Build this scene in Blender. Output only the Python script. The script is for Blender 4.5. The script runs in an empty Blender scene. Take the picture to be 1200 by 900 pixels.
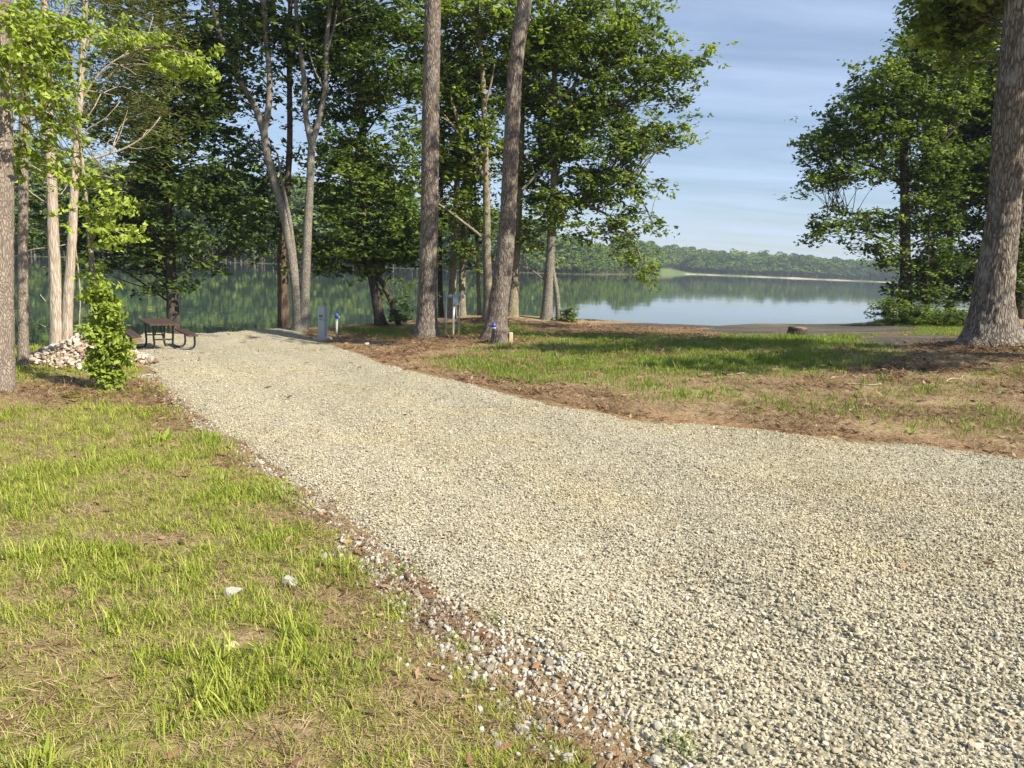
import bpy, math, random
import numpy as np
from math import radians, sin, cos, tan, pi

rng = np.random.default_rng(7)
random.seed(7)
SC = bpy.context.scene
COL = SC.collection
D2 = bpy.data

# ------------------------------------------------------------------ camera
W0, H0, F0 = 1200.0, 900.0, 890.0
PITCH, ROLL, CAMZ = radians(9.16), radians(2.5), 1.65
CAM = np.array([0.0, 0.0, CAMZ])
_f = np.array([0, cos(PITCH), -sin(PITCH)]); _r = np.array([1.0, 0, 0]); _u = np.array([0, sin(PITCH), cos(PITCH)])
RIGHT = _r * cos(ROLL) + _u * sin(ROLL)
UP = _u * cos(ROLL) - _r * sin(ROLL)
from mathutils import Matrix, Vector
cam_d = D2.cameras.new('camera'); cam = D2.objects.new('camera', cam_d); COL.objects.link(cam)
cam_d.sensor_width = 36; cam_d.lens = F0 / W0 * 36; cam_d.clip_start = 0.05; cam_d.clip_end = 6000
M = Matrix.Identity(4)
for i in range(3):
    M[i][0], M[i][1], M[i][2], M[i][3] = RIGHT[i], UP[i], -_f[i], CAM[i]
cam.matrix_world = M
SC.camera = cam

# ------------------------------------------------------------------ light
SUN_EL, SUN_SIDE = 42.0, 57.0          # degrees up; degrees to the right of straight behind the camera
sdir = Vector((sin(radians(SUN_SIDE)) * cos(radians(SUN_EL)), -cos(radians(SUN_SIDE)) * cos(radians(SUN_EL)), sin(radians(SUN_EL))))
sun_d = D2.lights.new('sun', 'SUN'); sun = D2.objects.new('sun', sun_d); COL.objects.link(sun)
sun_d.energy = 5.0; sun_d.angle = radians(0.53); sun_d.color = (1.0, 0.92, 0.76)
sun.rotation_euler = sdir.to_track_quat('Z', 'Y').to_euler()
sun.location = (10, -10, 30)
SC.view_settings.view_transform = 'Standard'; SC.view_settings.look = 'None'
SC.view_settings.exposure = 0.95; SC.view_settings.gamma = 1.0
SC.cycles.max_bounces = 8; SC.cycles.diffuse_bounces = 3; SC.cycles.glossy_bounces = 3
SC.cycles.transmission_bounces = 4; SC.cycles.transparent_max_bounces = 4; SC.cycles.volume_bounces = 0
SC.cycles.caustics_reflective = False; SC.cycles.caustics_refractive = False
SC.cycles.use_denoising = True

world = D2.worlds.new('World'); SC.world = world; world.use_nodes = True
nt = world.node_tree; nt.nodes.clear()
N = nt.nodes.new; L = nt.links.new
out = N('ShaderNodeOutputWorld'); bg = N('ShaderNodeBackground'); bg.inputs['Strength'].default_value = 0.06
sky = N('ShaderNodeTexSky'); sky.sky_type = 'NISHITA'; sky.sun_disc = False
sky.sun_elevation = radians(SUN_EL)
# sun_rotation is measured from +Y, clockwise seen from above
sky.sun_rotation = math.atan2(sdir.x, sdir.y)
sky.air_density = 1.0; sky.dust_density = 0.4; sky.ozone_density = 3.0; sky.altitude = 100
tc = N('ShaderNodeTexCoord'); sep = N('ShaderNodeSeparateXYZ'); L(tc.outputs['Generated'], sep.inputs[0])
add = N('ShaderNodeMath'); add.operation = 'ADD'; add.inputs[1].default_value = 0.12
mx = N('ShaderNodeMath'); mx.operation = 'MAXIMUM'; mx.inputs[1].default_value = 0.0; L(sep.outputs['Z'], mx.inputs[0]); L(mx.outputs[0], add.inputs[0])
dx = N('ShaderNodeMath'); dx.operation = 'DIVIDE'; L(sep.outputs['X'], dx.inputs[0]); L(add.outputs[0], dx.inputs[1])
dy = N('ShaderNodeMath'); dy.operation = 'DIVIDE'; L(sep.outputs['Y'], dy.inputs[0]); L(add.outputs[0], dy.inputs[1])
comb = N('ShaderNodeCombineXYZ'); L(dx.outputs[0], comb.inputs[0]); L(dy.outputs[0], comb.inputs[1])
mp = N('ShaderNodeMapping'); mp.inputs['Scale'].default_value = (0.5, 1.7, 1); mp.inputs['Rotation'].default_value = (0, 0, radians(-6)); mp.inputs['Location'].default_value = (1.3, 0.4, 0)
L(comb.outputs[0], mp.inputs['Vector'])
n1 = N('ShaderNodeTexNoise'); n1.inputs['Scale'].default_value = 1.5; n1.inputs['Detail'].default_value = 6; n1.inputs['Roughness'].default_value = 0.52; n1.inputs['Distortion'].default_value = 0.25
L(mp.outputs[0], n1.inputs['Vector'])
cr = N('ShaderNodeMapRange'); cr.inputs['From Min'].default_value = 0.36; cr.inputs['From Max'].default_value = 0.72; cr.inputs['To Min'].default_value = 0.22; cr.inputs['To Max'].default_value = 0.72; L(n1.outputs['Fac'], cr.inputs['Value'])
mixc = N('ShaderNodeMix'); mixc.data_type = 'RGBA'; mixc.inputs['B'].default_value = (5.9, 7.2, 9.8, 1)
L(cr.outputs[0], mixc.inputs['Factor']); L(sky.outputs[0], mixc.inputs['A'])
L(mixc.outputs['Result'], bg.inputs['Color']); L(bg.outputs[0], out.inputs['Surface'])

# ------------------------------------------------------------------ pixel <-> place helpers (photo pixels, 1200 x 900)
def ray(px, py):
    return _f + RIGHT * ((px - W0 / 2) / F0) + UP * ((H0 / 2 - py) / F0)
def at(px, py, d):
    """the point at forward distance d (metres along +Y) seen at a photo pixel"""
    v = ray(px, py); return CAM + v * (d / v[1])
def atz(px, py, z):
    v = ray(px, py); return CAM + v * ((z - CAMZ) / v[2])
def proj(P):
    P = np.asarray(P) - CAM
    w = P @ _f; w = np.where(w < 0.05, 0.05, w)
    return W0 / 2 + F0 * (P @ RIGHT) / w, H0 / 2 - F0 * (P @ UP) / w
def az_of(px):            # azimuth (from +Y, positive right) of a pixel column at the horizon line
    v = ray(px, 306 + (px - 600) * tan(ROLL)); return math.atan2(v[0], v[1])

# ------------------------------------------------------------------ numpy noise
def _h(ix, iy, iz, seed):
    n = (ix.astype(np.int64) * 374761393 + iy.astype(np.int64) * 668265263 + iz.astype(np.int64) * 2147483647 + seed * 1274126177) & 0xFFFFFFFF
    n = ((n ^ (n >> 13)) * 1274126177) & 0xFFFFFFFF
    n = n ^ (n >> 16)
    return (n & 0xFFFFFF) / float(0xFFFFFF)
def vnoise(x, y, z=0.0, seed=0):
    x, y, z = np.broadcast_arrays(np.asarray(x, float), np.asarray(y, float), np.asarray(z, float))
    ix, iy, iz = np.floor(x), np.floor(y), np.floor(z)
    fx, fy, fz = x - ix, y - iy, z - iz
    fx, fy, fz = [t * t * (3 - 2 * t) for t in (fx, fy, fz)]
    r = 0
    for a in (0, 1):
        for b in (0, 1):
            for c in (0, 1):
                w = (fx if a else 1 - fx) * (fy if b else 1 - fy) * (fz if c else 1 - fz)
                r = r + w * _h(ix + a, iy + b, iz + c, seed)
    return r
def fbm(x, y, z=0.0, seed=0, o=4):
    r, a, s = 0, 0.5, 0
    for k in range(o):
        r = r + a * vnoise(np.asarray(x) * 2 ** k, np.asarray(y) * 2 ** k, np.asarray(z) * 2 ** k, seed + k); s += a; a *= 0.5
    return r / s
def sstep(a, b, x):
    t = np.clip((x - a) / (b - a), 0, 1); return t * t * (3 - 2 * t)

# ------------------------------------------------------------------ mesh / object helpers
def mesh_from(name, V, F, mat=None, smooth=False, attrs=None):
    """V (n,3); F (m,3) or (m,4) or list of arrays"""
    me = D2.meshes.new(name)
    V = np.asarray(V, np.float32)
    if isinstance(F, np.ndarray): F = [F]
    F = [np.asarray(f, np.int32) for f in F if len(f)]
    me.vertices.add(len(V)); me.vertices.foreach_set('co', V.ravel())
    nl = sum(f.size for f in F); npoly = sum(len(f) for f in F)
    me.loops.add(nl); me.polygons.add(npoly)
    me.loops.foreach_set('vertex_index', np.concatenate([f.ravel() for f in F]))
    tot = np.concatenate([np.full(len(f), f.shape[1], np.int32) for f in F])
    st = np.concatenate([[0], np.cumsum(tot)[:-1]]).astype(np.int32)
    me.polygons.foreach_set('loop_start', st)
    me.polygons.foreach_set('use_smooth', np.full(npoly, smooth, bool))
    me.update(calc_edges=True); me.validate()
    for k, v in (attrs or {}).items():
        v = np.asarray(v)
        if v.ndim == 2:
            a = me.attributes.new(k, 'FLOAT_VECTOR', 'POINT'); a.data.foreach_set('vector', v.astype(np.float32).ravel())
        elif v.dtype.kind == 'i':
            a = me.attributes.new(k, 'INT', 'POINT'); a.data.foreach_set('value', v.astype(np.int32))
        else:
            a = me.attributes.new(k, 'FLOAT', 'POINT'); a.data.foreach_set('value', v.astype(np.float32))
    if mat: me.materials.append(mat)
    return me
def obj(name, me, parent=None, loc=None):
    o = D2.objects.new(name, me); COL.objects.link(o)
    if parent is not None: o.parent = parent
    if loc is not None: o.location = loc
    return o
def tag(o, label=None, cat=None, group=None, kind=None):
    if label: o['label'] = label
    if cat: o['category'] = cat
    if group: o['group'] = group
    if kind: o['kind'] = kind
    return o
def thing(name, label, cat, loc, rotz=0, group=None):
    o = D2.objects.new(name, None); COL.objects.link(o); o.location = tuple(loc); o.rotation_euler = (0, 0, rotz)
    o.empty_display_size = 0.2
    return tag(o, label, cat, group)

class Buf:
    """collects shapes, then becomes one mesh"""
    def __init__(s): s.V, s.F4, s.F3, s.n = [], [], [], 0
    def add(s, V, F4=None, F3=None):
        V = np.asarray(V, float)
        if F4 is not None and len(F4): s.F4.append(np.asarray(F4) + s.n)
        if F3 is not None and len(F3): s.F3.append(np.asarray(F3) + s.n)
        s.V.append(V); s.n += len(V); return s
    def mesh(s, name, mat, smooth=False, attrs=None):
        F = []
        if s.F4: F.append(np.concatenate(s.F4))
        if s.F3: F.append(np.concatenate(s.F3))
        return mesh_from(name, np.concatenate(s.V), F, mat, smooth, attrs)
    def build(s, name, mat, parent=None, smooth=False, loc=None):
        return obj(name, s.mesh(name, mat, smooth), parent, loc)
    def box(s, c, d, bev=0.0, R=None):
        """box with bevelled vertical and horizontal edges (a rounded slab of cross-sections)"""
        hx, hy, hz = [t / 2 for t in d]
        if bev <= 0:
            prof = [(-hz, 0), (hz, 0)]
        else:
            prof = [(-hz, bev), (-hz + bev, 0), (hz - bev, 0), (hz, bev)]
        V, F = [], []
        b = max(bev, 0)
        for z, ins in prof:
            x, y = hx - ins, hy - ins
            q = b if b > 0 else 0
            ring = [(-x + q, -y), (x - q, -y), (x, -y + q), (x, y - q), (x - q, y), (-x + q, y), (-x, y - q), (-x, -y + q)] if q else [(-x, -y), (x, -y), (x, y), (-x, y)]
            V += [(a, bb, z) for a, bb in ring]
        k = 8 if b > 0 else 4
        for i in range(len(prof) - 1):
            for j in range(k):
                F.append((i * k + j, i * k + (j + 1) % k, (i + 1) * k + (j + 1) % k, (i + 1) * k + j))
        V = np.array(V, float); F = np.array(F)
        top = (len(prof) - 1) * k
        F3 = [(0, j + 1, j) for j in range(1, k - 1)] + [(top, top + j, top + j + 1) for j in range(1, k - 1)]
        if R is not None: V = V @ np.asarray(R).T
        return s.add(V + np.asarray(c), F, np.array(F3))
    def lathe(s, prof, c=(0, 0, 0), n=16, R=None):
        a = np.linspace(0, 2 * pi, n, endpoint=False)
        V = np.concatenate([np.stack([r * np.cos(a), r * np.sin(a), np.full(n, z)], 1) for r, z in prof])
        F = [(i * n + j, i * n + (j + 1) % n, (i + 1) * n + (j + 1) % n, (i + 1) * n + j) for i in range(len(prof) - 1) for j in range(n)]
        if R is not None: V = V @ np.asarray(R).T
        return s.add(V + np.asarray(c), np.array(F))
    def tube(s, P, r, n=8, cap=True):
        V, F, _, _ = sweep(np.asarray(P, float), np.broadcast_to(np.asarray(r, float), (len(P),)), n)
        s.add(V, F)
        if cap:
            m = len(P)
            s.F3.append(np.array([(0, j + 1, j) for j in range(1, n - 1)] + [((m - 1) * n, (m - 1) * n + j, (m - 1) * n + j + 1) for j in range(1, n - 1)]) + s.n - len(V))
        return s

def catmull(P, m):
    """resample a polyline smoothly to m points (columns may include the radius)"""
    P = np.asarray(P, float)
    if len(P) == 2:
        t = np.linspace(0, 1, m)[:, None]; return P[0] * (1 - t) + P[1] * t
    d = np.concatenate([[0], np.cumsum(np.linalg.norm(np.diff(P[:, :3], axis=0), axis=1))])
    T = np.linspace(0, d[-1], m)
    tang = np.gradient(P, d, axis=0)
    i = np.clip(np.searchsorted(d, T, side='right') - 1, 0, len(P) - 2)
    h = (d[i + 1] - d[i]); t = ((T - d[i]) / h)[:, None]; h = h[:, None]
    return (2 * t**3 - 3 * t**2 + 1) * P[i] + (t**3 - 2 * t**2 + t) * h * tang[i] + (-2 * t**3 + 3 * t**2) * P[i + 1] + (t**3 - t**2) * h * tang[i + 1]

def sweep(P, r, n, disp=None):
    """tube along P; returns V, quads, angle and arc length per vertex; disp(theta, s, r) -> added radius"""
    m = len(P)
    T = np.gradient(P, axis=0); T /= np.linalg.norm(T, axis=1)[:, None] + 1e-9
    ref = np.array([0.0, 1.0, 0.0]) if abs(T[0][1]) < 0.8 else np.array([1.0, 0, 0])
    A = np.zeros_like(P); B = np.zeros_like(P)
    a = ref - T[0] * (ref @ T[0]); a /= np.linalg.norm(a)
    for i in range(m):
        a = a - T[i] * (a @ T[i]); a /= np.linalg.norm(a) + 1e-9
        A[i] = a; B[i] = np.cross(T[i], a)
    s = np.concatenate([[0], np.cumsum(np.linalg.norm(np.diff(P, axis=0), axis=1))])
    th = np.linspace(0, 2 * pi, n, endpoint=False)
    TH, S = np.meshgrid(th, s); Rr = np.repeat(r[:, None], n, 1)
    if disp is not None: Rr = Rr + disp(TH, S, Rr)
    V = P[:, None, :] + Rr[..., None] * (np.cos(TH)[..., None] * A[:, None, :] + np.sin(TH)[..., None] * B[:, None, :])
    i = np.arange(m - 1)[:, None] * n; j = np.arange(n)[None, :]; j2 = (j + 1) % n
    F = np.stack([i + j, i + j2, i + n + j2, i + n + j], -1).reshape(-1, 4)
    return V.reshape(-1, 3), F, TH.ravel(), S.ravel()

# ------------------------------------------------------------------ materials
class Mat:
    def __init__(s, name):
        s.m = D2.materials.new(name); s.m.use_nodes = True; s.t = s.m.node_tree
        s.b = s.t.nodes['Principled BSDF']; s.o = s.t.nodes['Material Output']
    def n(s, typ, **kw):
        x = s.t.nodes.new(typ)
        for k, v in kw.items():
            if k in x.inputs: x.inputs[k].default_value = v
            else: setattr(x, k, v)
        return x
    def l(s, a, b): s.t.links.new(a, b)
    def coord(s, scale=(1, 1, 1), kind='Object'):
        c = s.n('ShaderNodeTexCoord'); m = s.n('ShaderNodeMapping'); m.inputs['Scale'].default_value = scale
        s.l(c.outputs[kind], m.inputs['Vector']); return m.outputs[0]
    def noise(s, vec, scale, detail=4, rough=0.55, dist=0):
        x = s.n('ShaderNodeTexNoise'); x.inputs['Scale'].default_value = scale; x.inputs['Detail'].default_value = detail
        x.inputs['Roughness'].default_value = rough; x.inputs['Distortion'].default_value = dist
        s.l(vec, x.inputs['Vector']); return x.outputs['Fac']
    def vor(s, vec, scale, feature='F1', out='Distance', rnd=1.0):
        x = s.n('ShaderNodeTexVoronoi'); x.feature = feature; x.inputs['Scale'].default_value = scale
        x.inputs['Randomness'].default_value = rnd; s.l(vec, x.inputs['Vector']); return x.outputs[out]
    def ramp(s, fac, stops):
        x = s.n('ShaderNodeValToRGB'); e = x.color_ramp.elements
        while len(e) < len(stops): e.new(0.5)
        for k, (p, c) in enumerate(stops):
            e[k].position = p; e[k].color = (*c, 1) if len(c) == 3 else c
        s.l(fac, x.inputs['Fac']); return x.outputs['Color']
    def rng(s, v, a, b, c=0.0, d=1.0):
        x = s.n('ShaderNodeMapRange'); x.inputs['From Min'].default_value = a; x.inputs['From Max'].default_value = b
        x.inputs['To Min'].default_value = c; x.inputs['To Max'].default_value = d; s.l(v, x.inputs['Value']); return x.outputs[0]
    def math(s, op, a, b):
        x = s.n('ShaderNodeMath'); x.operation = op
        for k, v in enumerate((a, b)):
            if isinstance(v, (int, float)): x.inputs[k].default_value = v
            else: s.l(v, x.inputs[k])
        return x.outputs[0]
    def mix(s, f, a, b, blend='MIX'):
        x = s.n('ShaderNodeMix'); x.data_type = 'RGBA'; x.blend_type = blend
        for k, v in (('Factor', f), ('A', a), ('B', b)):
            if isinstance(v, (int, float)): x.inputs[k].default_value = v
            elif isinstance(v, tuple): x.inputs[k].default_value = (*v, 1)
            else: s.l(v, x.inputs[k])
        return x.outputs['Result']
    def attr(s, name, out='Fac'):
        x = s.n('ShaderNodeAttribute'); x.attribute_name = name; return x.outputs[out]
    def bump(s, h, strength, dist):
        x = s.n('ShaderNodeBump'); x.inputs['Strength'].default_value = strength; x.inputs['Distance'].default_value = dist
        s.l(h, x.inputs['Height']); s.l(x.outputs[0], s.b.inputs['Normal']); return x
    def color(s, c): s.l(c, s.b.inputs['Base Color'])
    def set(s, rough=0.8, spec=0.3, metal=0.0):
        s.b.inputs['Roughness'].default_value = rough; s.b.inputs['Specular IOR Level'].default_value = spec; s.b.inputs['Metallic'].default_value = metal
        return s

def leaf_mat(name, dark, mid, light, trans=0.35, rough=0.55, spec=0.3):
    m = Mat(name); m.set(rough, spec)
    r = m.attr('rnd')
    col = m.ramp(r, [(0.0, dark), (0.5, mid), (1.0, light)])
    m.color(col)
    tr = m.n('ShaderNodeBsdfTranslucent'); m.l(m.mix(1.0, col, (1.5, 1.6, 0.7), 'MULTIPLY'), tr.inputs['Color'])
    ms = m.n('ShaderNodeMixShader'); ms.inputs[0].default_value = trans
    m.l(m.b.outputs[0], ms.inputs[1]); m.l(tr.outputs[0], ms.inputs[2]); m.l(ms.outputs[0], m.o.inputs['Surface'])
    return m.m

def bark_mat(name, dark, mid, light, zscale=0.22, scale=26, moss=0.0, bumpd=0.02, patch=None):
    m = Mat(name); m.set(0.9, 0.15)
    v = m.coord((1, 1, zscale))
    w = m.noise(v, 9, 4, 0.6)
    x = m.n('ShaderNodeVectorMath'); x.operation = 'ADD'; m.l(v, x.inputs[0])
    y = m.n('ShaderNodeTexNoise'); y.inputs['Scale'].default_value = 7; m.l(v, y.inputs['Vector'])
    z = m.n('ShaderNodeVectorMath'); z.operation = 'SCALE'; z.inputs['Scale'].default_value = 0.13; m.l(y.outputs['Color'], z.inputs[0]); m.l(z.outputs[0], x.inputs[1])
    e = m.vor(x.outputs[0], scale, 'DISTANCE_TO_EDGE')
    furrow = m.rng(e, 0.0, 0.22)
    fine = m.noise(m.coord((1, 1, 0.5)), 70, 5, 0.65)
    big = m.noise(m.coord((1, 1, 0.6)), 2.3, 3, 0.5)
    mid_n = m.noise(m.coord((1, 1, .16)), 34, 4, .65, .6)
    f = m.math('ADD', m.math('MULTIPLY', furrow, 0.34), m.math('ADD', m.math('MULTIPLY', mid_n, 0.42), m.math('MULTIPLY', fine, 0.28)))
    col = m.ramp(f, [(0.22, dark), (0.5, mid), (0.8, light)])
    col = m.mix(m.rng(big, 0.35, 0.7, 0, 0.35), col, tuple(0.6 * c for c in mid))
    if patch:
        col = m.mix(m.rng(m.noise(m.coord((1, 1, 0.7)), 3.5, 5, 0.6), 0.55, 0.68, 0, 0.7), col, patch)
    if moss:
        g = m.rng(m.noise(m.coord(), 5, 4, 0.6), 0.5, 0.65, 0, moss); col = m.mix(g, col, (0.13, 0.15, 0.06))
    m.color(col)
    h = m.math('ADD', m.math('MULTIPLY', furrow, 0.6), m.math('ADD', m.math('MULTIPLY', mid_n, 0.8), m.math('MULTIPLY', fine, 0.4)))
    m.bump(h, 0.9, bumpd)
    return m.m

def plain(name, c, rough=0.6, spec=0.4, metal=0.0, var=0.15, scale=12, bump=0.0):
    m = Mat(name); m.set(rough, spec, metal)
    f = m.noise(m.coord(), scale, 5, 0.6)
    m.color(m.mix(m.rng(f, 0.3, 0.7, 0, 1), tuple(t * (1 - var) for t in c), tuple(min(1, t * (1 + var)) for t in c)))
    if bump: m.bump(m.noise(m.coord(), scale * 5, 4, 0.6), 0.5, bump)
    return m.m

def stone_mat(name, stops, rough=0.9, tracks=False):
    m = Mat(name); m.set(rough, 0.2)
    oi = m.n('ShaderNodeObjectInfo')
    base = m.ramp(oi.outputs['Random'], stops)
    f = m.noise(m.coord((1, 1, 1)), 1.4, 4, 0.6)
    c = m.mix(m.rng(f, 0.3, 0.7, 0.0, 0.45), base, m.mix(1.0, base, (0.55, 0.5, 0.42), 'MULTIPLY'))
    if tracks: c = track_tone(m, c)
    m.color(c)
    return m.m
def track_tone(m, c):
    """worn wheel tracks and patches of dusty or bluish stone, running down the drive"""
    g = m.n('ShaderNodeNewGeometry')
    def mapped(sc, rot):
        q = m.n('ShaderNodeMapping'); q.inputs['Rotation'].default_value = (0, 0, rot); q.inputs['Scale'].default_value = sc; m.l(g.outputs['Position'], q.inputs['Vector']); return q.outputs[0]
    a = m.noise(mapped((1.1, .16, 0), radians(-28)), 1.0, 3, .55); b = m.noise(mapped((1, 1, 0), 0), .55, 4, .6); d = m.noise(mapped((1, 1, 0), 0), 4.5, 3, .6)
    c = m.mix(m.rng(a, .46, .62, 0, .4), c, m.mix(1.0, c, (.78, .79, .82), 'MULTIPLY'))
    c = m.mix(m.rng(b, .45, .65, 0, .6), c, m.mix(1.0, c, (1.06, 1.0, .82), 'MULTIPLY'))
    return m.mix(m.rng(d, .5, .7, 0, .4), c, m.mix(1.0, c, (.78, .76, .72), 'MULTIPLY'))

MAT = {}
MAT['leaf_oak'] = leaf_mat('oak leaves', (0.042, 0.075, 0.013), (0.12, 0.175, 0.026), (0.31, 0.37, 0.08), 0.38)
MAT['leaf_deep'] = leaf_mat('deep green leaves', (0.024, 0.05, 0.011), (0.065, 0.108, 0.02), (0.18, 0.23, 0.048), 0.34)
MAT['leaf_mid'] = leaf_mat('lakeside leaves', (0.032, 0.062, 0.012), (0.095, 0.15, 0.024), (0.26, 0.32, 0.068), 0.36)
MAT['leaf_bright'] = leaf_mat('bright young leaves', (0.14, 0.19, 0.025), (0.25, 0.32, 0.045), (0.38, 0.45, 0.09), 0.35)
MAT['leaf_cedar'] = leaf_mat('cedar sprays', (0.05, 0.062, 0.014), (0.095, 0.11, 0.024), (0.17, 0.17, 0.045), 0.3)
MAT['leaf_pine'] = leaf_mat('pine needles', (0.03, 0.06, 0.015), (0.05, 0.09, 0.02), (0.08, 0.12, 0.03), 0.2)
MAT['leaf_far'] = leaf_mat('far shore leaves', (0.035, 0.075, 0.015), (0.07, 0.13, 0.022), (0.13, 0.19, 0.035), 0.2)
MAT['bark_pine'] = bark_mat('pine bark', (0.035, 0.028, 0.024), (0.15, 0.12, 0.1), (0.34, 0.29, 0.25), patch=(0.27, 0.26, 0.23))
MAT['bark_scaly'] = bark_mat('fine scaly pine bark', (0.09, 0.07, 0.058), (0.24, 0.195, 0.16), (0.42, 0.35, 0.30), 0.3, 52, 0.0, 0.010)
MAT['bark_oak'] = bark_mat('oak bark', (0.03, 0.026, 0.022), (0.15, 0.125, 0.1), (0.36, 0.32, 0.27), 0.2, 20, 0.0, 0.03, patch=(0.30, 0.28, 0.25))
MAT['bark_cedar'] = bark_mat('cedar bark', (0.16, 0.11, 0.08), (0.42, 0.34, 0.27), (0.62, 0.54, 0.46), 0.07, 40, 0, 0.01)
MAT['bark_grey'] = bark_mat('smooth grey bark', (0.075, 0.066, 0.055), (0.19, 0.17, 0.145), (0.33, 0.30, 0.26), 0.5, 18, 0.25, 0.008)
MAT['bark_red'] = bark_mat('reddish bark', (0.035, 0.025, 0.02), (0.11, 0.075, 0.055), (0.22, 0.16, 0.12), 0.08, 36, 0, 0.012)
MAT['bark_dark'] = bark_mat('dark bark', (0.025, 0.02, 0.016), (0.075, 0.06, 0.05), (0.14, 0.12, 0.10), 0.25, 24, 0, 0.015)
MAT['bark_moss'] = bark_mat('mossy pale bark', (0.09, 0.075, 0.05), (0.25, 0.21, 0.15), (0.42, 0.37, 0.29), 0.35, 24, 0.6, 0.012)
MAT['deadwood'] = plain('bare dead wood', (0.42, 0.35, 0.28), 0.9, 0.1, 0, 0.25, 20, 0.004)
MAT['gravel'] = stone_mat('gravel stones', [(0.0, (0.17, 0.155, 0.12)), (0.1, (0.30, 0.275, 0.205)), (0.5, (0.435, 0.395, 0.292)), (0.85, (0.525, 0.48, 0.36)), (1.0, (0.61, 0.585, 0.51))], tracks=True)
MAT['limestone'] = stone_mat('white limestone', [(0.0, (0.18, 0.16, 0.13)), (0.3, (0.33, 0.305, 0.255)), (0.8, (0.46, 0.435, 0.38)), (1.0, (0.58, 0.56, 0.52))])
MAT['pile_stone'] = stone_mat('pale pile stone', [(0.0, (0.24, 0.18, 0.135)), (0.4, (0.42, 0.35, 0.285)), (1.0, (0.62, 0.56, 0.48))])

# ------------------------------------------------------------------ the lie of the land
CTRL = []
def cp(px, py, d=None, z=None): CTRL.append(at(px, py, d) if d is not None else atz(px, py, z))
for a in [(600, 900, 0), (80, 900, 0.0), (1150, 900, 0.02), (300, 650, 0), (700, 650, 0), (1150, 650, 0.03), (1200, 538, .03), (900, 505, -.03),
          (100, 600, 0), (10, 520, 0.0), (8, 465, 0), (130, 462, -.1), (200, 440, -.25), (400, 500, -.12), (640, 470, -.05), (560, 453, -.12), (450, 425, -.3),
          (700, 450, .02), (640, 420, -.1), (800, 440, .02), (1000, 440, .15), (1190, 450, .27), (1100, 500, .06)]:
    cp(a[0], a[1], z=a[2])
for a in [(27, 430, 10.5), (72, 415, 13.5), (30, 407, 15.5), (190, 407, 19.6), (300, 420, 14.5), (380, 399, 22), (420, 410, 18.5), (583, 400, 18.5), (500, 398, 19.5),
          (530, 395, 21), (572, 374, 27), (600, 370, 28), (645, 375, 27.5), (700, 376, 28), (850, 384, 27), (930, 394, 20), (1160, 411, 14.6), (800, 400, 18),
          (1062, 376, 30), (1000, 381, 30), (930, 382, 28.5), (1040, 381, 29), (1120, 396, 20), (245, 395, 21.5), (165, 397, 21), (330, 390, 23), (400, 388, 24), (450, 384, 25), (1250, 400, 16), (1130, 380, 28), (1250, 372, 32)]:
    cp(a[0], a[1], d=a[2])
CTRL += [np.array(p, float) for p in [(-12, -6, 0), (0, -8, 0), (12, -6, .1), (-14, 6, 0.1), (14, 3, .2), (22, 12, .4), (-22, 14, -.3), (-16, 18, -.7), (26, 25, .3), (30, 40, .2), (20, 45, 0), (-30, 0, .2), (40, 0, .6)]]
CTRL = np.array(CTRL)
def _tps(r2): return 0.5 * r2 * np.log(r2 + 1e-9)
_n = len(CTRL)
_K = _tps(((CTRL[:, None, :2] - CTRL[None, :, :2]) ** 2).sum(-1)) + np.eye(_n) * 1.5
_P = np.c_[np.ones(_n), CTRL[:, :2]]
_A = np.block([[_K, _P], [_P.T, np.zeros((3, 3))]])
_S = np.linalg.solve(_A, np.r_[CTRL[:, 2], 0, 0, 0])
def base_h(x, y):
    sh = np.shape(x); x = np.ravel(x).astype(float); y = np.ravel(y).astype(float)
    out = np.empty(len(x))
    for i in range(0, len(x), 20000):
        xx, yy = x[i:i + 20000], y[i:i + 20000]
        r2 = (xx[:, None] - CTRL[:, 0]) ** 2 + (yy[:, None] - CTRL[:, 1]) ** 2
        out[i:i + 20000] = _tps(r2) @ _S[:_n] + _S[_n] + _S[_n + 1] * xx + _S[_n + 2] * yy
    return out.reshape(sh)
WATER = -1.85
def lut(pairs, log=False):
    a = np.array([az_of(p) if p > -5000 else 0 for p, _ in pairs]); v = np.array([q for _, q in pairs], float)
    return a, v
LIP = [(-1.45, 90.0), (-1.2, 30.0), (-0.85, 19.0)] + [(az_of(p), d / cos(az_of(p))) for p, d in [(0, 15.5), (60, 16), (110, 18), (165, 21.8), (245, 22), (330, 24), (450, 26), (560, 28.5), (645, 28.6), (700, 28.6), (800, 28), (850, 28), (900, 30), (960, 30.3), (1030, 30.5), (1060, 33), (1130, 38), (1250, 50)]] + [(0.75, 120.0), (0.95, 400.0), (1.2, 3000.0)]
FAR = [(-1.5, 260.0), (-1.0, 230.0), (-0.6, 200.0)] + [(az_of(p), r) for p, r in [(100, 205), (300, 220), (620, 250), (700, 285), (750, 380), (790, 520), (820, 560), (1030, 650), (1200, 640)]] + [(0.9, 640.0), (1.3, 640.0)]
LIPA = np.array(LIP); FARA = np.array(FAR)
def lip_r(az): return np.where(np.abs(az) > 1.45, 3000.0, np.interp(az, LIPA[:, 0], LIPA[:, 1]))
def far_r(az): return np.where(np.abs(az) > 1.45, 260.0 + 2e3 * (np.abs(az) - 1.45), np.interp(az, FARA[:, 0], FARA[:, 1]))
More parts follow.
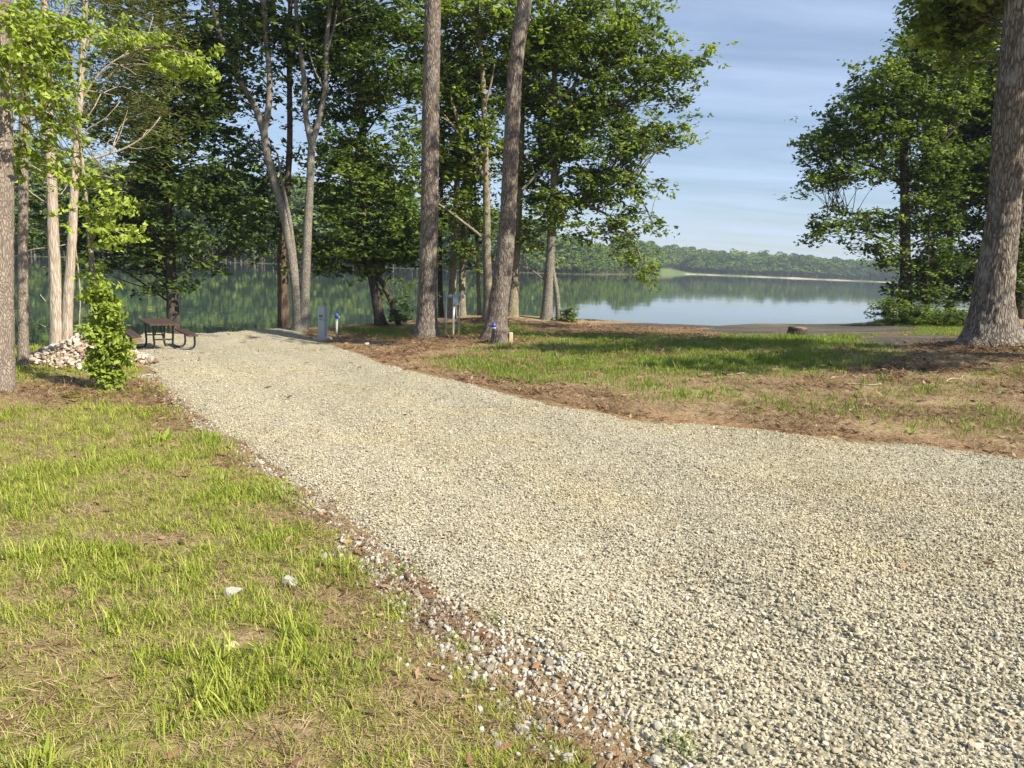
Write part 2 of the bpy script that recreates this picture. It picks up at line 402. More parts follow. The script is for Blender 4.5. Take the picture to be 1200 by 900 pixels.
def ground_h(x, y, detail=True):
    x = np.asarray(x, float); y = np.asarray(y, float)
    r = np.hypot(x, y); az = np.arctan2(x, y)
    k = np.minimum(1.0, 48.0 / np.maximum(r, 1e-6))      # beyond the surveyed area the land keeps its edge height
    z = base_h(x * k, y * k)
    z = np.where(r > 48, z * np.clip(1 - (r - 48) / 60, 0, 1), z)
    if detail:
        z = z + 0.03 * (fbm(x * 1.3, y * 1.3, 0, 3) - 0.5) * sstep(1, 4, r)
    lr = lip_r(az); w = 5.0 + 4 * sstep(0.05, 0.4, az)
    s = sstep(0, 1, (r - lr) / w)
    z = z * (1 - s) + (-3.2) * s
    fr = far_r(az)
    t = r - fr
    rise = np.where(t > 0, np.minimum(t * 0.05, 5 + t * 0.012), np.maximum(t * 0.1, -1.4))
    z = np.where((r > fr - 14) & (r > lr), WATER + rise, z)
    return z
MOUNDS = [(at(1160, 411, 14.6), 1.1, .16), (at(499, 399, 19.5), .8, .09), (at(580, 401, 18.5), .8, .08), (at(1.5, 466, 8), .5, .05), (at(572, 375, 26.5), .8, .08)]
def near_trunk(x, y):
    m_ = 0
    for c, w_, h_ in MOUNDS: m_ = np.maximum(m_, np.exp(-((x - c[0]) ** 2 + (y - c[1]) ** 2) / w_ ** 2))
    return m_
_gh = ground_h
def ground_h(x, y, detail=True):
    z = _gh(x, y, detail); x = np.asarray(x, float); y = np.asarray(y, float)
    for c, w_, h_ in MOUNDS: z = z + h_ * np.exp(-((x - c[0]) ** 2 + (y - c[1]) ** 2) / w_ ** 2)
    return z
def gz(x, y): return float(ground_h(np.array([x]), np.array([y]))[0])
def ground_at(px, py):
    """where the line of sight through a photo pixel meets the ground"""
    v = ray(px, py)
    t = np.geomspace(0.8, 60, 1500); P = CAM + v * t[:, None]
    below = P[:, 2] < ground_h(P[:, 0], P[:, 1])
    i = int(np.argmax(below)) if below.any() else len(t) - 1
    p = P[max(i, 1)]; q = P[max(i, 1) - 1]; p = (p + q) / 2
    return np.array([p[0], p[1], gz(p[0], p[1])])
def on_ground(px, d):
    """the ground point at forward distance d in a photo pixel column"""
    py = 400.0
    for _ in range(8):
        p = at(px, py, d); z = gz(p[0], p[1]); q = proj(np.array([p[0], p[1], z])); py = float(q[1])
    p = at(px, py, d); return np.array([p[0], p[1], gz(p[0], p[1])])

def curve_px(pts, m):
    return catmull(np.array([ground_at(*p) if len(p) == 2 else np.array(p) for p in pts]), m)
LEFT_PX = [(735, 905), (645, 815), (545, 748), (468, 692), (418, 640), (370, 590), (322, 560), (268, 520), (222, 490), (187, 455), (163, 425), (158, 410)]
RIGHT_PX = [(1198, 538), (1100, 525), (1000, 515), (900, 505), (800, 495), (720, 486), (640, 470), (570, 453), (500, 437), (450, 424), (415, 411), (385, 402)]
NL = 260
_l = [ground_at(*p) for p in LEFT_PX]; _rr = [ground_at(*p) for p in RIGHT_PX]
dl = _l[0] - _l[2]; dl /= np.linalg.norm(dl)
_l = [_l[0] + dl * 6, _l[0] + dl * 2.5] + _l + [on_ground(160, 22.3)]
dr = _rr[0] - _rr[2]; dr /= np.linalg.norm(dr)
_rr = [_rr[0] + dr * 9, _rr[0] + dr * 3] + _rr + [on_ground(345, 24.2)]
EDGE_L = catmull(np.array(_l), NL); EDGE_R = catmull(np.array(_rr), NL)
def seg_dist(P, C):
    """signed side distance of points P (n,2) to polyline C; positive on the left of its direction"""
    best = np.full(len(P), 1e9); sg = np.ones(len(P))
    C = C[::3, :2]
    for a, b in zip(C[:-1], C[1:]):
        ab = b - a; t = np.clip(((P - a) @ ab) / (ab @ ab + 1e-12), 0, 1)
        q = P - (a + t[:, None] * ab); d = np.hypot(q[:, 0], q[:, 1]); cr = ab[0] * (P[:, 1] - a[1]) - ab[1] * (P[:, 0] - a[0])
        u = d < best; best = np.where(u, d, best); sg = np.where(u, np.sign(cr), sg)
    return best * sg
def road_sd(x, y):
    """distances from the left edge (positive = lawn side) and the right edge (positive = bank side)"""
    P = np.c_[np.ravel(x), np.ravel(y)]
    return seg_dist(P, EDGE_L), -seg_dist(P, EDGE_R)

def blob_px(px, py, spots):
    """soft union of ellipses given in photo pixels, evaluated for ground points"""
    m = np.zeros(np.shape(px))
    for cx, cy, rx, ry, s in spots:
        m = np.maximum(m, s * np.clip(1.35 - np.hypot((px - cx) / rx, (py - cy) / ry), 0, 1))
    return np.clip(m, 0, 1)
BARE = [(165, 633, 90, 10, 1), (290, 750, 45, 14, 1), (60, 700, 70, 25, .5), (340, 855, 60, 22, .9), (215, 880, 50, 20, .7), (330, 610, 40, 14, .9), (400, 700, 30, 10, 1), (60, 760, 60, 15, .45),
        (200, 560, 60, 8, .4), (110, 452, 90, 9, .9), (30, 470, 50, 8, 1), (260, 540, 30, 6, .6), (180, 470, 60, 10, .9), (200, 500, 25, 14, .8), (500, 800, 45, 30, .8), (60, 640, 40, 8, .5)]
GREEN = [(640, 434, 130, 17, 1.2), (800, 420, 210, 22, 1.2), (930, 402, 130, 9, 1.2), (480, 392, 60, 6, .8), (555, 388, 60, 8, .8), (700, 402, 60, 10, .7), (760, 450, 60, 8, .6), (560, 425, 60, 8, .7),
         (1150, 497, 90, 20, .5), (960, 480, 110, 16, .36), (820, 465, 120, 12, .36), (1080, 455, 90, 12, .25), (1180, 440, 40, 10, .3), (880, 470, 80, 8, .3), (1050, 500, 60, 8, .35), (620, 395, 40, 5, .6), (430, 388, 50, 4, .8), (1095, 382, 66, 12, 1.2), (1010, 470, 60, 10, .15), (800, 460, 70, 6, .25)]
def cover(x, y):
    """how much grass and how much needle litter lies on the ground at (x, y); also the far path"""
    x = np.asarray(x, float); y = np.asarray(y, float)
    z = ground_h(x, y, False); px, py = proj(np.stack([x, y, z], -1))
    front = y > 0.5
    sl, sr = road_sd(x, y)
    n = fbm(x * 1.1, y * 1.1, 0, 11); n2 = fbm(x * 4.5, y * 4.5, 0, 21)
    left = (sl > -0.05) & (sr < 0)
    n3 = fbm(x * 2.6, y * 2.6, 0, 27)
    g_left = sstep(0.0, 0.16, sl + 0.05 + (n3 - 0.5) * 0.45 - 0.10 * sstep(3.7, 2.4, y)) * (0.60 + 0.62 * sstep(0.36, 0.60, 0.25 * n + 0.45 * n3 + 0.3 * n2))
    g_left = g_left * (1 - np.where(front, blob_px(px, py, BARE), 0) * 0.92)
    g_right = np.where(front, blob_px(px, py, GREEN), 0.4) * (0.25 + 0.75 * sstep(0.34, 0.54, 0.5 * n + 0.5 * n2))
    g_right = g_right * sstep(0.1, 1.2, sr + (n - .5) * 1.2)
    g = np.where(sr > 0, g_right, g_left)
    g = np.where((sl < 0) & (sr < 0), 0, g)
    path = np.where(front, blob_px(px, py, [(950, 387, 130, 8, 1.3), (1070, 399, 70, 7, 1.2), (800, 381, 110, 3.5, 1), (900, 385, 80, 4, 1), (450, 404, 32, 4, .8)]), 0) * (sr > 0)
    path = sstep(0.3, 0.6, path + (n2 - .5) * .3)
    g = g * (1 - path) * (1 - .9 * np.clip(near_trunk(x, y) * 1.5, 0, 1))
    return g, path, px, py, sl, sr

# ------------------------------------------------------------------ ground sheet
def build_ground():
    rr = np.r_[[0.0], np.geomspace(0.6, 62, 300), np.geomspace(64, 190, 40), np.geomspace(195, 760, 110), np.geomspace(800, 3800, 14)]
    aa = np.r_[np.linspace(-pi, -0.72, 40, endpoint=False), np.linspace(-0.72, 0.72, 330, endpoint=False), np.linspace(0.72, pi, 40, endpoint=False)]
    R, A = np.meshgrid(rr[1:], aa, indexing='ij')
    X, Y = R * np.sin(A), R * np.cos(A)
    Z = ground_h(X, Y)
    g, path, px, py, sl, sr = cover(X.ravel(), Y.ravel())
    # the driveway sheet lies above the ground: sink the ground a little beneath it
    under = ((sl < -0.25) & (sr < -0.25)).reshape(Z.shape)
    near = (R < 40)
    Z = Z - 0.05 * (under & near)
    r = R.ravel(); az = A.ravel(); t = r - far_r(az)
    farland = (t > -20) & (r > 100)
    sand = farland & (az > az_of(805)) & (t < 7 + 5 * np.sin(az * 40) + 4 * np.sin(az * 130))
    meadow = farland & (az > az_of(774)) & (az < az_of(900)) & (t < 70) & ~sand
    V = np.concatenate([np.stack([X, Y, Z], -1).reshape(-1, 3), [[0, 0, gz(0, 0)]]])
    nr, na = R.shape
    i = np.arange(nr - 1)[:, None] * na; j = np.arange(na)[None, :]; j2 = (j + 1) % na
    F4 = np.stack([i + j, i + na + j, i + na + j2, i + j2], -1).reshape(-1, 4)
    c = nr * na
    F3 = np.stack([np.full(na, c), np.arange(na), (np.arange(na) + 1) % na], -1)
    rust = np.where(sr > 0, np.exp(-np.clip(sr, 0, 9) / 0.28), 0) * (r < 40)
    right = ((sr > 0) & (r < 60)).astype(float)
    ap = lambda v, e=0: np.r_[np.asarray(v, float), [e]]
    me = mesh_from('ground', V, [F4, F3], None, True, dict(grass=ap(np.where(r < 70, g, 0)), path=ap(path * (r < 60)), sand=ap(sand), meadow=ap(meadow), farland=ap(farland), rust=ap(rust), bank=ap(right)))
    m = Mat('soil and litter'); m.set(0.95, 0.1)
    P = m.coord((1, 1, 1))
    n1 = m.noise(P, 1.2, 6, 0.6); n2 = m.noise(P, 14, 6, 0.7); n3 = m.noise(P, 90, 4, 0.7)
    f = m.math('ADD', m.math('MULTIPLY', n2, 0.6), m.math('MULTIPLY', n3, 0.4))
    soilL = m.ramp(f, [(0.34, (0.075, 0.05, 0.032)), (0.46, (0.22, 0.155, 0.09)), (0.62, (0.42, 0.32, 0.19))])
    soilR = m.ramp(f, [(0.32, (0.10, 0.068, 0.04)), (0.44, (0.27, 0.195, 0.115)), (0.62, (0.45, 0.35, 0.215))])
    soil = m.mix(m.attr('bank'), soilL, soilR)
    soil = m.mix(m.rng(n1, 0.45, 0.7, 0, 0.5), soil, (0.40, 0.31, 0.185))
    clod = m.noise(P, 5, 4, .7)
    soil = m.mix(m.rng(m.noise(P, 38, 3, .6), .40, .55, 0, 1), m.mix(1.0, soil, (.62, .57, .52), 'MULTIPLY'), soil)
    soil = m.mix(m.math('MULTIPLY', m.attr('rust'), m.rng(clod, .38, .6, .1, 1.0)), soil, m.ramp(f, [(0.36, (0.085, 0.036, 0.018)), (0.62, (0.33, 0.15, 0.068))]))
    gcol = m.ramp(f, [(0.36, (0.06, 0.065, 0.016)), (0.48, (0.17, 0.175, 0.04)), (0.62, (0.32, 0.29, 0.11))])
    col = m.mix(m.math('MULTIPLY', m.attr('grass'), 0.8), soil, gcol)
    pcol = m.ramp(f, [(0.36, (0.022, 0.02, 0.018)), (0.5, (0.065, 0.058, 0.05)), (0.64, (0.18, 0.16, 0.13))])  # tree shade over the far path is painted into these dark tones
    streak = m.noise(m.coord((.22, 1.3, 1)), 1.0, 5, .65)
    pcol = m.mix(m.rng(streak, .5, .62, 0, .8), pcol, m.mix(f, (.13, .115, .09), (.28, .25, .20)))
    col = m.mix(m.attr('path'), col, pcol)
    col = m.mix(m.attr('farland'), col, (0.07, 0.10, 0.03))
    col = m.mix(m.attr('meadow'), col, m.mix(m.noise(P, 0.05, 4), (0.085, 0.13, 0.042), (0.13, 0.165, 0.065)))
    col = m.mix(m.attr('sand'), col, m.mix(m.noise(P, 0.06, 4), (0.24, 0.23, 0.15), (0.46, 0.42, 0.33)))
    m.color(col)
    h = m.math('ADD', m.math('MULTIPLY', n2, 0.7), m.math('MULTIPLY', n3, 0.3))
    m.bump(h, 0.8, 0.04)
    me.materials.append(m.m)
    return tag(obj('ground', me), 'grass, bare soil and pine litter sloping down to the lake', None, None, 'structure')
GROUND = build_ground()

# water
wr = 1400.0; a = np.linspace(0, 2 * pi, 96, endpoint=False)
V = np.concatenate([[[0, 0, WATER]], np.stack([wr * np.sin(a), wr * np.cos(a), np.full(96, WATER)], 1)])
me = mesh_from('lake_water', V, np.array([(0, (i + 1) % 96 + 1, i + 1) for i in range(96)]))
m = Mat('lake water'); m.set(0.015, 0.5); m.b.inputs['IOR'].default_value = 1.333
m.b.inputs['Base Color'].default_value = (0.03, 0.048, 0.042, 1)
c1 = m.noise(m.coord((1, 1, 1)), 1.6, 3, 0.5, 0.3); c2 = m.noise(m.coord((0.25, 0.6, 1)), 0.25, 3, 0.5)
m.bump(m.math('ADD', m.math('MULTIPLY', c1, 0.25), c2), 0.06, 0.16)
me.materials.append(m.m)
tag(obj('lake_water', me), 'calm lake mirroring the far wooded shore', None, None, 'structure')

# ------------------------------------------------------------------ gravel driveway sheet
def drive_surface(x, y):
    x = np.asarray(x, float); y = np.asarray(y, float); sh = x.shape
    sl, sr = road_sd(x, y); e = np.minimum(-sl, -sr).reshape(sh); dl = -sl.reshape(sh)
    wob = 0.5 * (fbm(x * .25, y * .25, 0, 41) - .5)
    ruts = sum(np.exp(-((dl - q + wob) / .28) ** 2) for q in (1.15, 2.75)) - .55 * sum(np.exp(-((dl - q + wob) / .22) ** 2) for q in (.68, 1.62, 2.28, 3.25))
    z = ground_h(x, y) + 0.035 - 0.09 * np.exp(-np.clip(e + 0.35 * (fbm(x * 2, y * 2, 0, 5) - 0.5), -.05, 9) / 0.12) + 0.02 * (fbm(x * .9, y * .9, 0, 8) - .5) + 0.018 * (fbm(x * 4, y * 4, 0, 9) - .5) - 0.022 * ruts * sstep(.1, .5, e)
    return z, sl, sr
def build_drive():
    nu = 70
    t = np.linspace(0, 1, nu)
    u = np.linspace(-0.01, 1.01, nu)
    X = EDGE_L[:, None, 0] * (1 - u) + EDGE_R[:, None, 0] * u
    Y = EDGE_L[:, None, 1] * (1 - u) + EDGE_R[:, None, 1] * u
    Z, _, _ = drive_surface(X, Y)
    n, k = X.shape
    i = np.arange(n - 1)[:, None] * k; j = np.arange(k - 1)[None, :]
    F = np.stack([i + j, i + j + 1, i + k + j + 1, i + k + j], -1).reshape(-1, 4)
    me = mesh_from('gravel_driveway', np.stack([X, Y, Z], -1).reshape(-1, 3), F, None, True)
    m = Mat('gravel driveway'); m.set(0.92, 0.2)
    P = m.coord((1, 1, 1))
    wn = m.n('ShaderNodeTexVoronoi'); wn.inputs['Scale'].default_value = 55; m.l(P, wn.inputs['Vector'])
    sp = m.n('ShaderNodeSeparateColor'); m.l(wn.outputs['Color'], sp.inputs[0])
    cell = sp.outputs['Red']
    col = m.ramp(cell, [(0.0, (0.22, 0.20, 0.15)), (0.2, (0.345, 0.315, 0.235)), (0.6, (0.435, 0.395, 0.292)), (0.9, (0.51, 0.465, 0.35)), (1.0, (0.58, 0.55, 0.46))])
    gap_shade = m.rng(wn.outputs['Distance'], 0.4, 0.8, 0, 0.6)
    col = m.mix(gap_shade, col, (0.07, 0.065, 0.05))  # shade between the stones, painted into the colour
    col = track_tone(m, col)
    m.color(col)
    hgt = m.math('SUBTRACT', 1.0, wn.outputs['Distance'])
    m.bump(hgt, 0.7, 0.012)
    me.materials.append(m.m)
    return tag(obj('gravel_driveway', me), 'pale gravel driveway running down to the lake', None, None, 'structure')
DRIVE = build_drive()

# ------------------------------------------------------------------ stones and scattered stuff
def ico(sub=1):
    import bmesh
    bm = bmesh.new(); bmesh.ops.create_icosphere(bm, subdivisions=sub, radius=1.0)
    V = np.array([v.co[:] for v in bm.verts]); F = np.array([[v.index for v in f.verts] for f in bm.faces]); bm.free(); return V, F
ICO1, ICO2 = ico(1), ico(2)
def rock_mesh(name, mat, seed, sub=2, flat=0.7, chop=6):
    V, F = (ICO1, ICO2)[sub - 1]; V = V.copy(); r = np.random.default_rng(seed)
    for _ in range(chop):                       # chop planes give broken faces
        d = r.normal(size=3); d /= np.linalg.norm(d); h = r.uniform(0.38, 0.8)
        s = V @ d; V -= np.clip(s - h, 0, None)[:, None] * d * 0.97
    V *= (1 + 0.16 * (vnoise(V[:, 0] * 2 + seed, V[:, 1] * 2, V[:, 2] * 2, seed) - 0.5))[:, None]
    V *= np.array([r.uniform(.85, 1.15), r.uniform(.7, 1.0), flat * r.uniform(.8, 1.15)])
    return mesh_from(name, V, F, mat, False)

_tree_n = [0]
def scatter(name, P, rot, scl, idx, sources, label):
    """one object that instances small source meshes on its own points"""
    me = mesh_points(name, P, rot, scl, idx)
    o = obj(name, me); tag(o, label, None, None, 'stuff')
    g = D2.node_groups.new(name + ' nodes', 'GeometryNodeTree')
    g.interface.new_socket('Geometry', in_out='INPUT', socket_type='NodeSocketGeometry')
    g.interface.new_socket('Geometry', in_out='OUTPUT', socket_type='NodeSocketGeometry')
    gi = g.nodes.new('NodeGroupInput'); go = g.nodes.new('NodeGroupOutput')
    ip = g.nodes.new('GeometryNodeInstanceOnPoints')
    jn = g.nodes.new('GeometryNodeJoinGeometry')
    for s in reversed(sources):
        oi = g.nodes.new('GeometryNodeObjectInfo'); oi.inputs['Object'].default_value = s; oi.transform_space = 'ORIGINAL'
        oi.inputs['As Instance'].default_value = False
        gt = g.nodes.new('GeometryNodeGeometryToInstance'); g.links.new(oi.outputs['Geometry'], gt.inputs[0]); g.links.new(gt.outputs[0], jn.inputs[0])
    def na(nm, typ):
        x = g.nodes.new('GeometryNodeInputNamedAttribute'); x.data_type = typ; x.inputs['Name'].default_value = nm; return x.outputs['Attribute']
    er = g.nodes.new('FunctionNodeEulerToRotation'); g.links.new(na('rot', 'FLOAT_VECTOR'), er.inputs[0])
    ip.inputs['Pick Instance'].default_value = True
    g.links.new(gi.outputs[0], ip.inputs['Points']); g.links.new(jn.outputs[0], ip.inputs['Instance'])
    g.links.new(na('idx', 'INT'), ip.inputs['Instance Index']); g.links.new(er.outputs[0], ip.inputs['Rotation']); g.links.new(na('scl', 'FLOAT_VECTOR'), ip.inputs['Scale'])
    g.links.new(ip.outputs[0], go.inputs[0])
    md = o.modifiers.new('scatter', 'NODES'); md.node_group = g
    return o
def mesh_points(name, P, rot, scl, idx):
    me = D2.meshes.new(name); me.vertices.add(len(P)); me.vertices.foreach_set('co', np.asarray(P, np.float32).ravel())
    for k, v in (('rot', rot), ('scl', scl)):
        at_ = me.attributes.new(k, 'FLOAT_VECTOR', 'POINT'); v = np.asarray(v, np.float32)
        if v.ndim == 1: v = np.repeat(v[:, None], 3, 1)
        at_.data.foreach_set('vector', v.ravel())
    at_ = me.attributes.new('idx', 'INT', 'POINT'); at_.data.foreach_set('value', np.asarray(idx, np.int32))
    return me
def source(me): return D2.objects.new(me.name, me)     # not linked: only its geometry is used

def sample_area(n, d0, d1, px0=-60, px1=1260, bias=1.0):
    """random ground points inside the view wedge; uniform per square metre between depths d0 and d1"""
    y = np.sqrt(rng.uniform(d0 ** 2, d1 ** 2, n)) if bias == 1 else rng.uniform(d0 ** bias, d1 ** bias, n) ** (1 / bias)
    u0, u1 = (px0 - 600) / F0, (px1 - 600) / F0
    k = 1.12 + 0.0 * y
    x = y * rng.uniform(u0, u1, n) * k
    return x, y
def build_gravel():
    src = [source(rock_mesh('gravel stone', MAT['gravel'], 40 + k, 2 if k < 3 else 1, 0.72, 9)) for k in range(6)]
    Ps, S = [], []
    for d0, d1, dens, sz in ((1.2, 3.4, 4700, 0.0092), (3.4, 6.0, 4300, 0.0083), (6.0, 9.0, 2400, 0.0082), (9.0, 13, 700, 0.0095), (13, 25, 120, 0.011)):
        area = (d1 ** 2 - d0 ** 2) / 2 * (1320 / F0) * 1.12
        x, y = sample_area(int(area * dens), d0, d1)
        z, sl, sr = drive_surface(x, y)
        keep = (np.maximum(sl, sr) < 0.05 - 0.25 * fbm(x * 3, y * 3, 0, 17) * 0.5)
        x, y, z = x[keep], y[keep], z[keep]
        s = sz * np.exp(rng.normal(0, 0.27, len(x))) * (1 + 0.25 * (vnoise(x * .8, y * .8, 0, 77) - .5))
        Ps.append(np.stack([x, y, z + s * rng.uniform(-.35, .9, len(x))], 1)); S.append(s)
    P = np.concatenate(Ps); S = np.concatenate(S)
    rot = rng.uniform(0, 2 * pi, (len(P), 3)); rot[:, :2] = rng.normal(0, .55, (len(P), 2))
    scatter('gravel', P, rot, S, rng.integers(0, 6, len(P)), src, 'loose pale gravel covering the driveway')
build_gravel()

PILE_ROCKS = [rock_mesh('pile rock', MAT['pile_stone'], 90 + k, 2, 0.75, 7) for k in range(7)]
EDGE_ROCKS = [rock_mesh('edge rock', MAT['limestone'], 120 + k, 2, 0.8, 7) for k in range(7)]
def build_border():
    """crushed white stone spilling from the gravel's left edge into the grass"""
    src = [source(me) for me in EDGE_ROCKS]
    n = 170000
    x, y = sample_area(n, 1.4, 11, -60, 900, 1.0)
    z, sl, sr = drive_surface(x, y)
    near = sstep(3.9, 2.4, y)
    w = 0.04 + 0.10 * fbm(x * 1.5, y * 1.5, 0, 31) + 0.10 * near
    c = 0.0 - 0.03 * near
    pr = np.exp(-((sl - c) / w) ** 2) * (0.2 + 0.8 * sstep(0.38, 0.55, fbm(x * 2.2, y * 2.2, 0, 33))) * (0.45 + 0.55 * sstep(6.5, 3, y))
    keep = (rng.uniform(size=n) < pr * 2.4) & (sr < -0.5)
    x, y, z, sl = x[keep], y[keep], z[keep], sl[keep]
    z = np.maximum(z, ground_h(x, y))
    s = 0.0090 * np.exp(rng.normal(0, 0.34, len(x))) * (1.15 - 0.2 * sstep(3, 7, y))
    # stones large enough to be told apart become parts of the driveway, the rest stay one mass
    size_px = s / np.maximum(y, 1)
    order = np.argsort(-size_px); big = order[:280]; rest = order[280:]
    P = np.stack([x, y, z + s * 0.35], 1)
    rot = rng.uniform(0, 2 * pi, (len(P), 3)); rot[:, :2] *= 0.3
    for i in big:
        o = D2.objects.new('stone', EDGE_ROCKS[i % 7]); COL.objects.link(o); o.parent = DRIVE
        o.location = P[i]; o.rotation_euler = rot[i]; o.scale = (s[i],) * 3
    scatter('crushed_stone', P[rest], rot[rest], s[rest], rng.integers(0, 7, len(rest)), src, 'crushed white stone along the edge of the gravel')
build_border()

# ------------------------------------------------------------------ grass and litter
def blade_strip(p, az, L, w, bend, lean, nseg=3):
    """one curved grass blade; returns V, F4, F3"""
    t = np.linspace(0, 1, nseg + 1)
    ang = lean + bend * t
    ds = L / nseg
    rad = np.concatenate([[0], np.cumsum(np.sin((ang[:-1] + ang[1:]) / 2) * ds)]); hgt = np.concatenate([[0], np.cumsum(np.cos((ang[:-1] + ang[1:]) / 2) * ds)])
    d = np.array([cos(az), sin(az), 0]); s = np.array([-sin(az), cos(az), 0])
    c = p + rad[:, None] * d + hgt[:, None] * np.array([0, 0, 1.0])
    ww = w * np.array([0.75, 1.0, 0.75, 0.0])[:nseg + 1] if nseg == 3 else w * np.linspace(1, 0, nseg + 1)
    V = []; 
    for k in range(nseg): V += [c[k] - s * ww[k] / 2, c[k] + s * ww[k] / 2]
    V.append(c[-1]); V = np.array(V)
    F4 = [(2 * k, 2 * k + 1, 2 * k + 3, 2 * k + 2) for k in range(nseg - 1)]
    return V, np.array(F4).reshape(-1, 4), np.array([(2 * nseg - 2, 2 * nseg - 1, 2 * nseg)])
def tuft_mesh(name, mat, seed, n, L, w, spread, lean=(0.05, 0.5), bend=(0.1, 0.9)):
    r = np.random.default_rng(seed); b = Buf(); rnd = []
    for _ in range(n):
        p = np.array([*(r.normal(0, spread, 2)), -0.006]); 
        V, F4, F3 = blade_strip(p, r.uniform(0, 2 * pi), L * r.uniform(.45, 1.1), w * r.uniform(.7, 1.25), r.uniform(*bend), r.uniform(*lean))
        b.add(V, F4, F3); rnd += [r.uniform()] * len(V)
    return b.mesh(name, mat, False, dict(rnd=np.array(rnd)))
def grass_mat(name, stops, trans=0.3):
    m = Mat(name); m.set(0.55, 0.3)
    oi = m.n('ShaderNodeObjectInfo')
    f = m.math('ADD', m.math('MULTIPLY', m.attr('rnd'), 0.55), m.math('MULTIPLY', oi.outputs['Random'], 0.45))
    col = m.ramp(f, stops); m.color(col)
    tr = m.n('ShaderNodeBsdfTranslucent'); m.l(m.mix(1.0, col, (1.2, 1.25, 0.7), 'MULTIPLY'), tr.inputs['Color'])
    ms = m.n('ShaderNodeMixShader'); ms.inputs[0].default_value = trans
    m.l(m.b.outputs[0], ms.inputs[1]); m.l(tr.outputs[0], ms.inputs[2]); m.l(ms.outputs[0], m.o.inputs['Surface'])
    return m.m
MAT['grass'] = grass_mat('lawn grass', [(0.0, (0.10, 0.15, 0.018)), (0.3, (0.22, 0.285, 0.032)), (0.6, (0.34, 0.385, 0.055)), (0.82, (0.44, 0.45, 0.105)), (1.0, (0.50, 0.42, 0.20))])
MAT['grass_deep'] = grass_mat('bank grass', [(0.0, (0.09, 0.145, 0.02)), (0.5, (0.19, 0.27, 0.034)), (0.85, (0.28, 0.34, 0.06)), (1.0, (0.42, 0.38, 0.15))])
MAT['straw'] = grass_mat('dry straw', [(0.0, (0.16, 0.10, 0.055)), (0.4, (0.33, 0.23, 0.13)), (0.8, (0.50, 0.39, 0.24)), (1.0, (0.62, 0.52, 0.36))], 0.1)
MAT['needles'] = grass_mat('fallen needles', [(0.0, (0.035, 0.02, 0.012)), (0.35, (0.11, 0.058, 0.032)), (0.65, (0.24, 0.14, 0.075)), (1.0, (0.50, 0.37, 0.23))], 0.05)

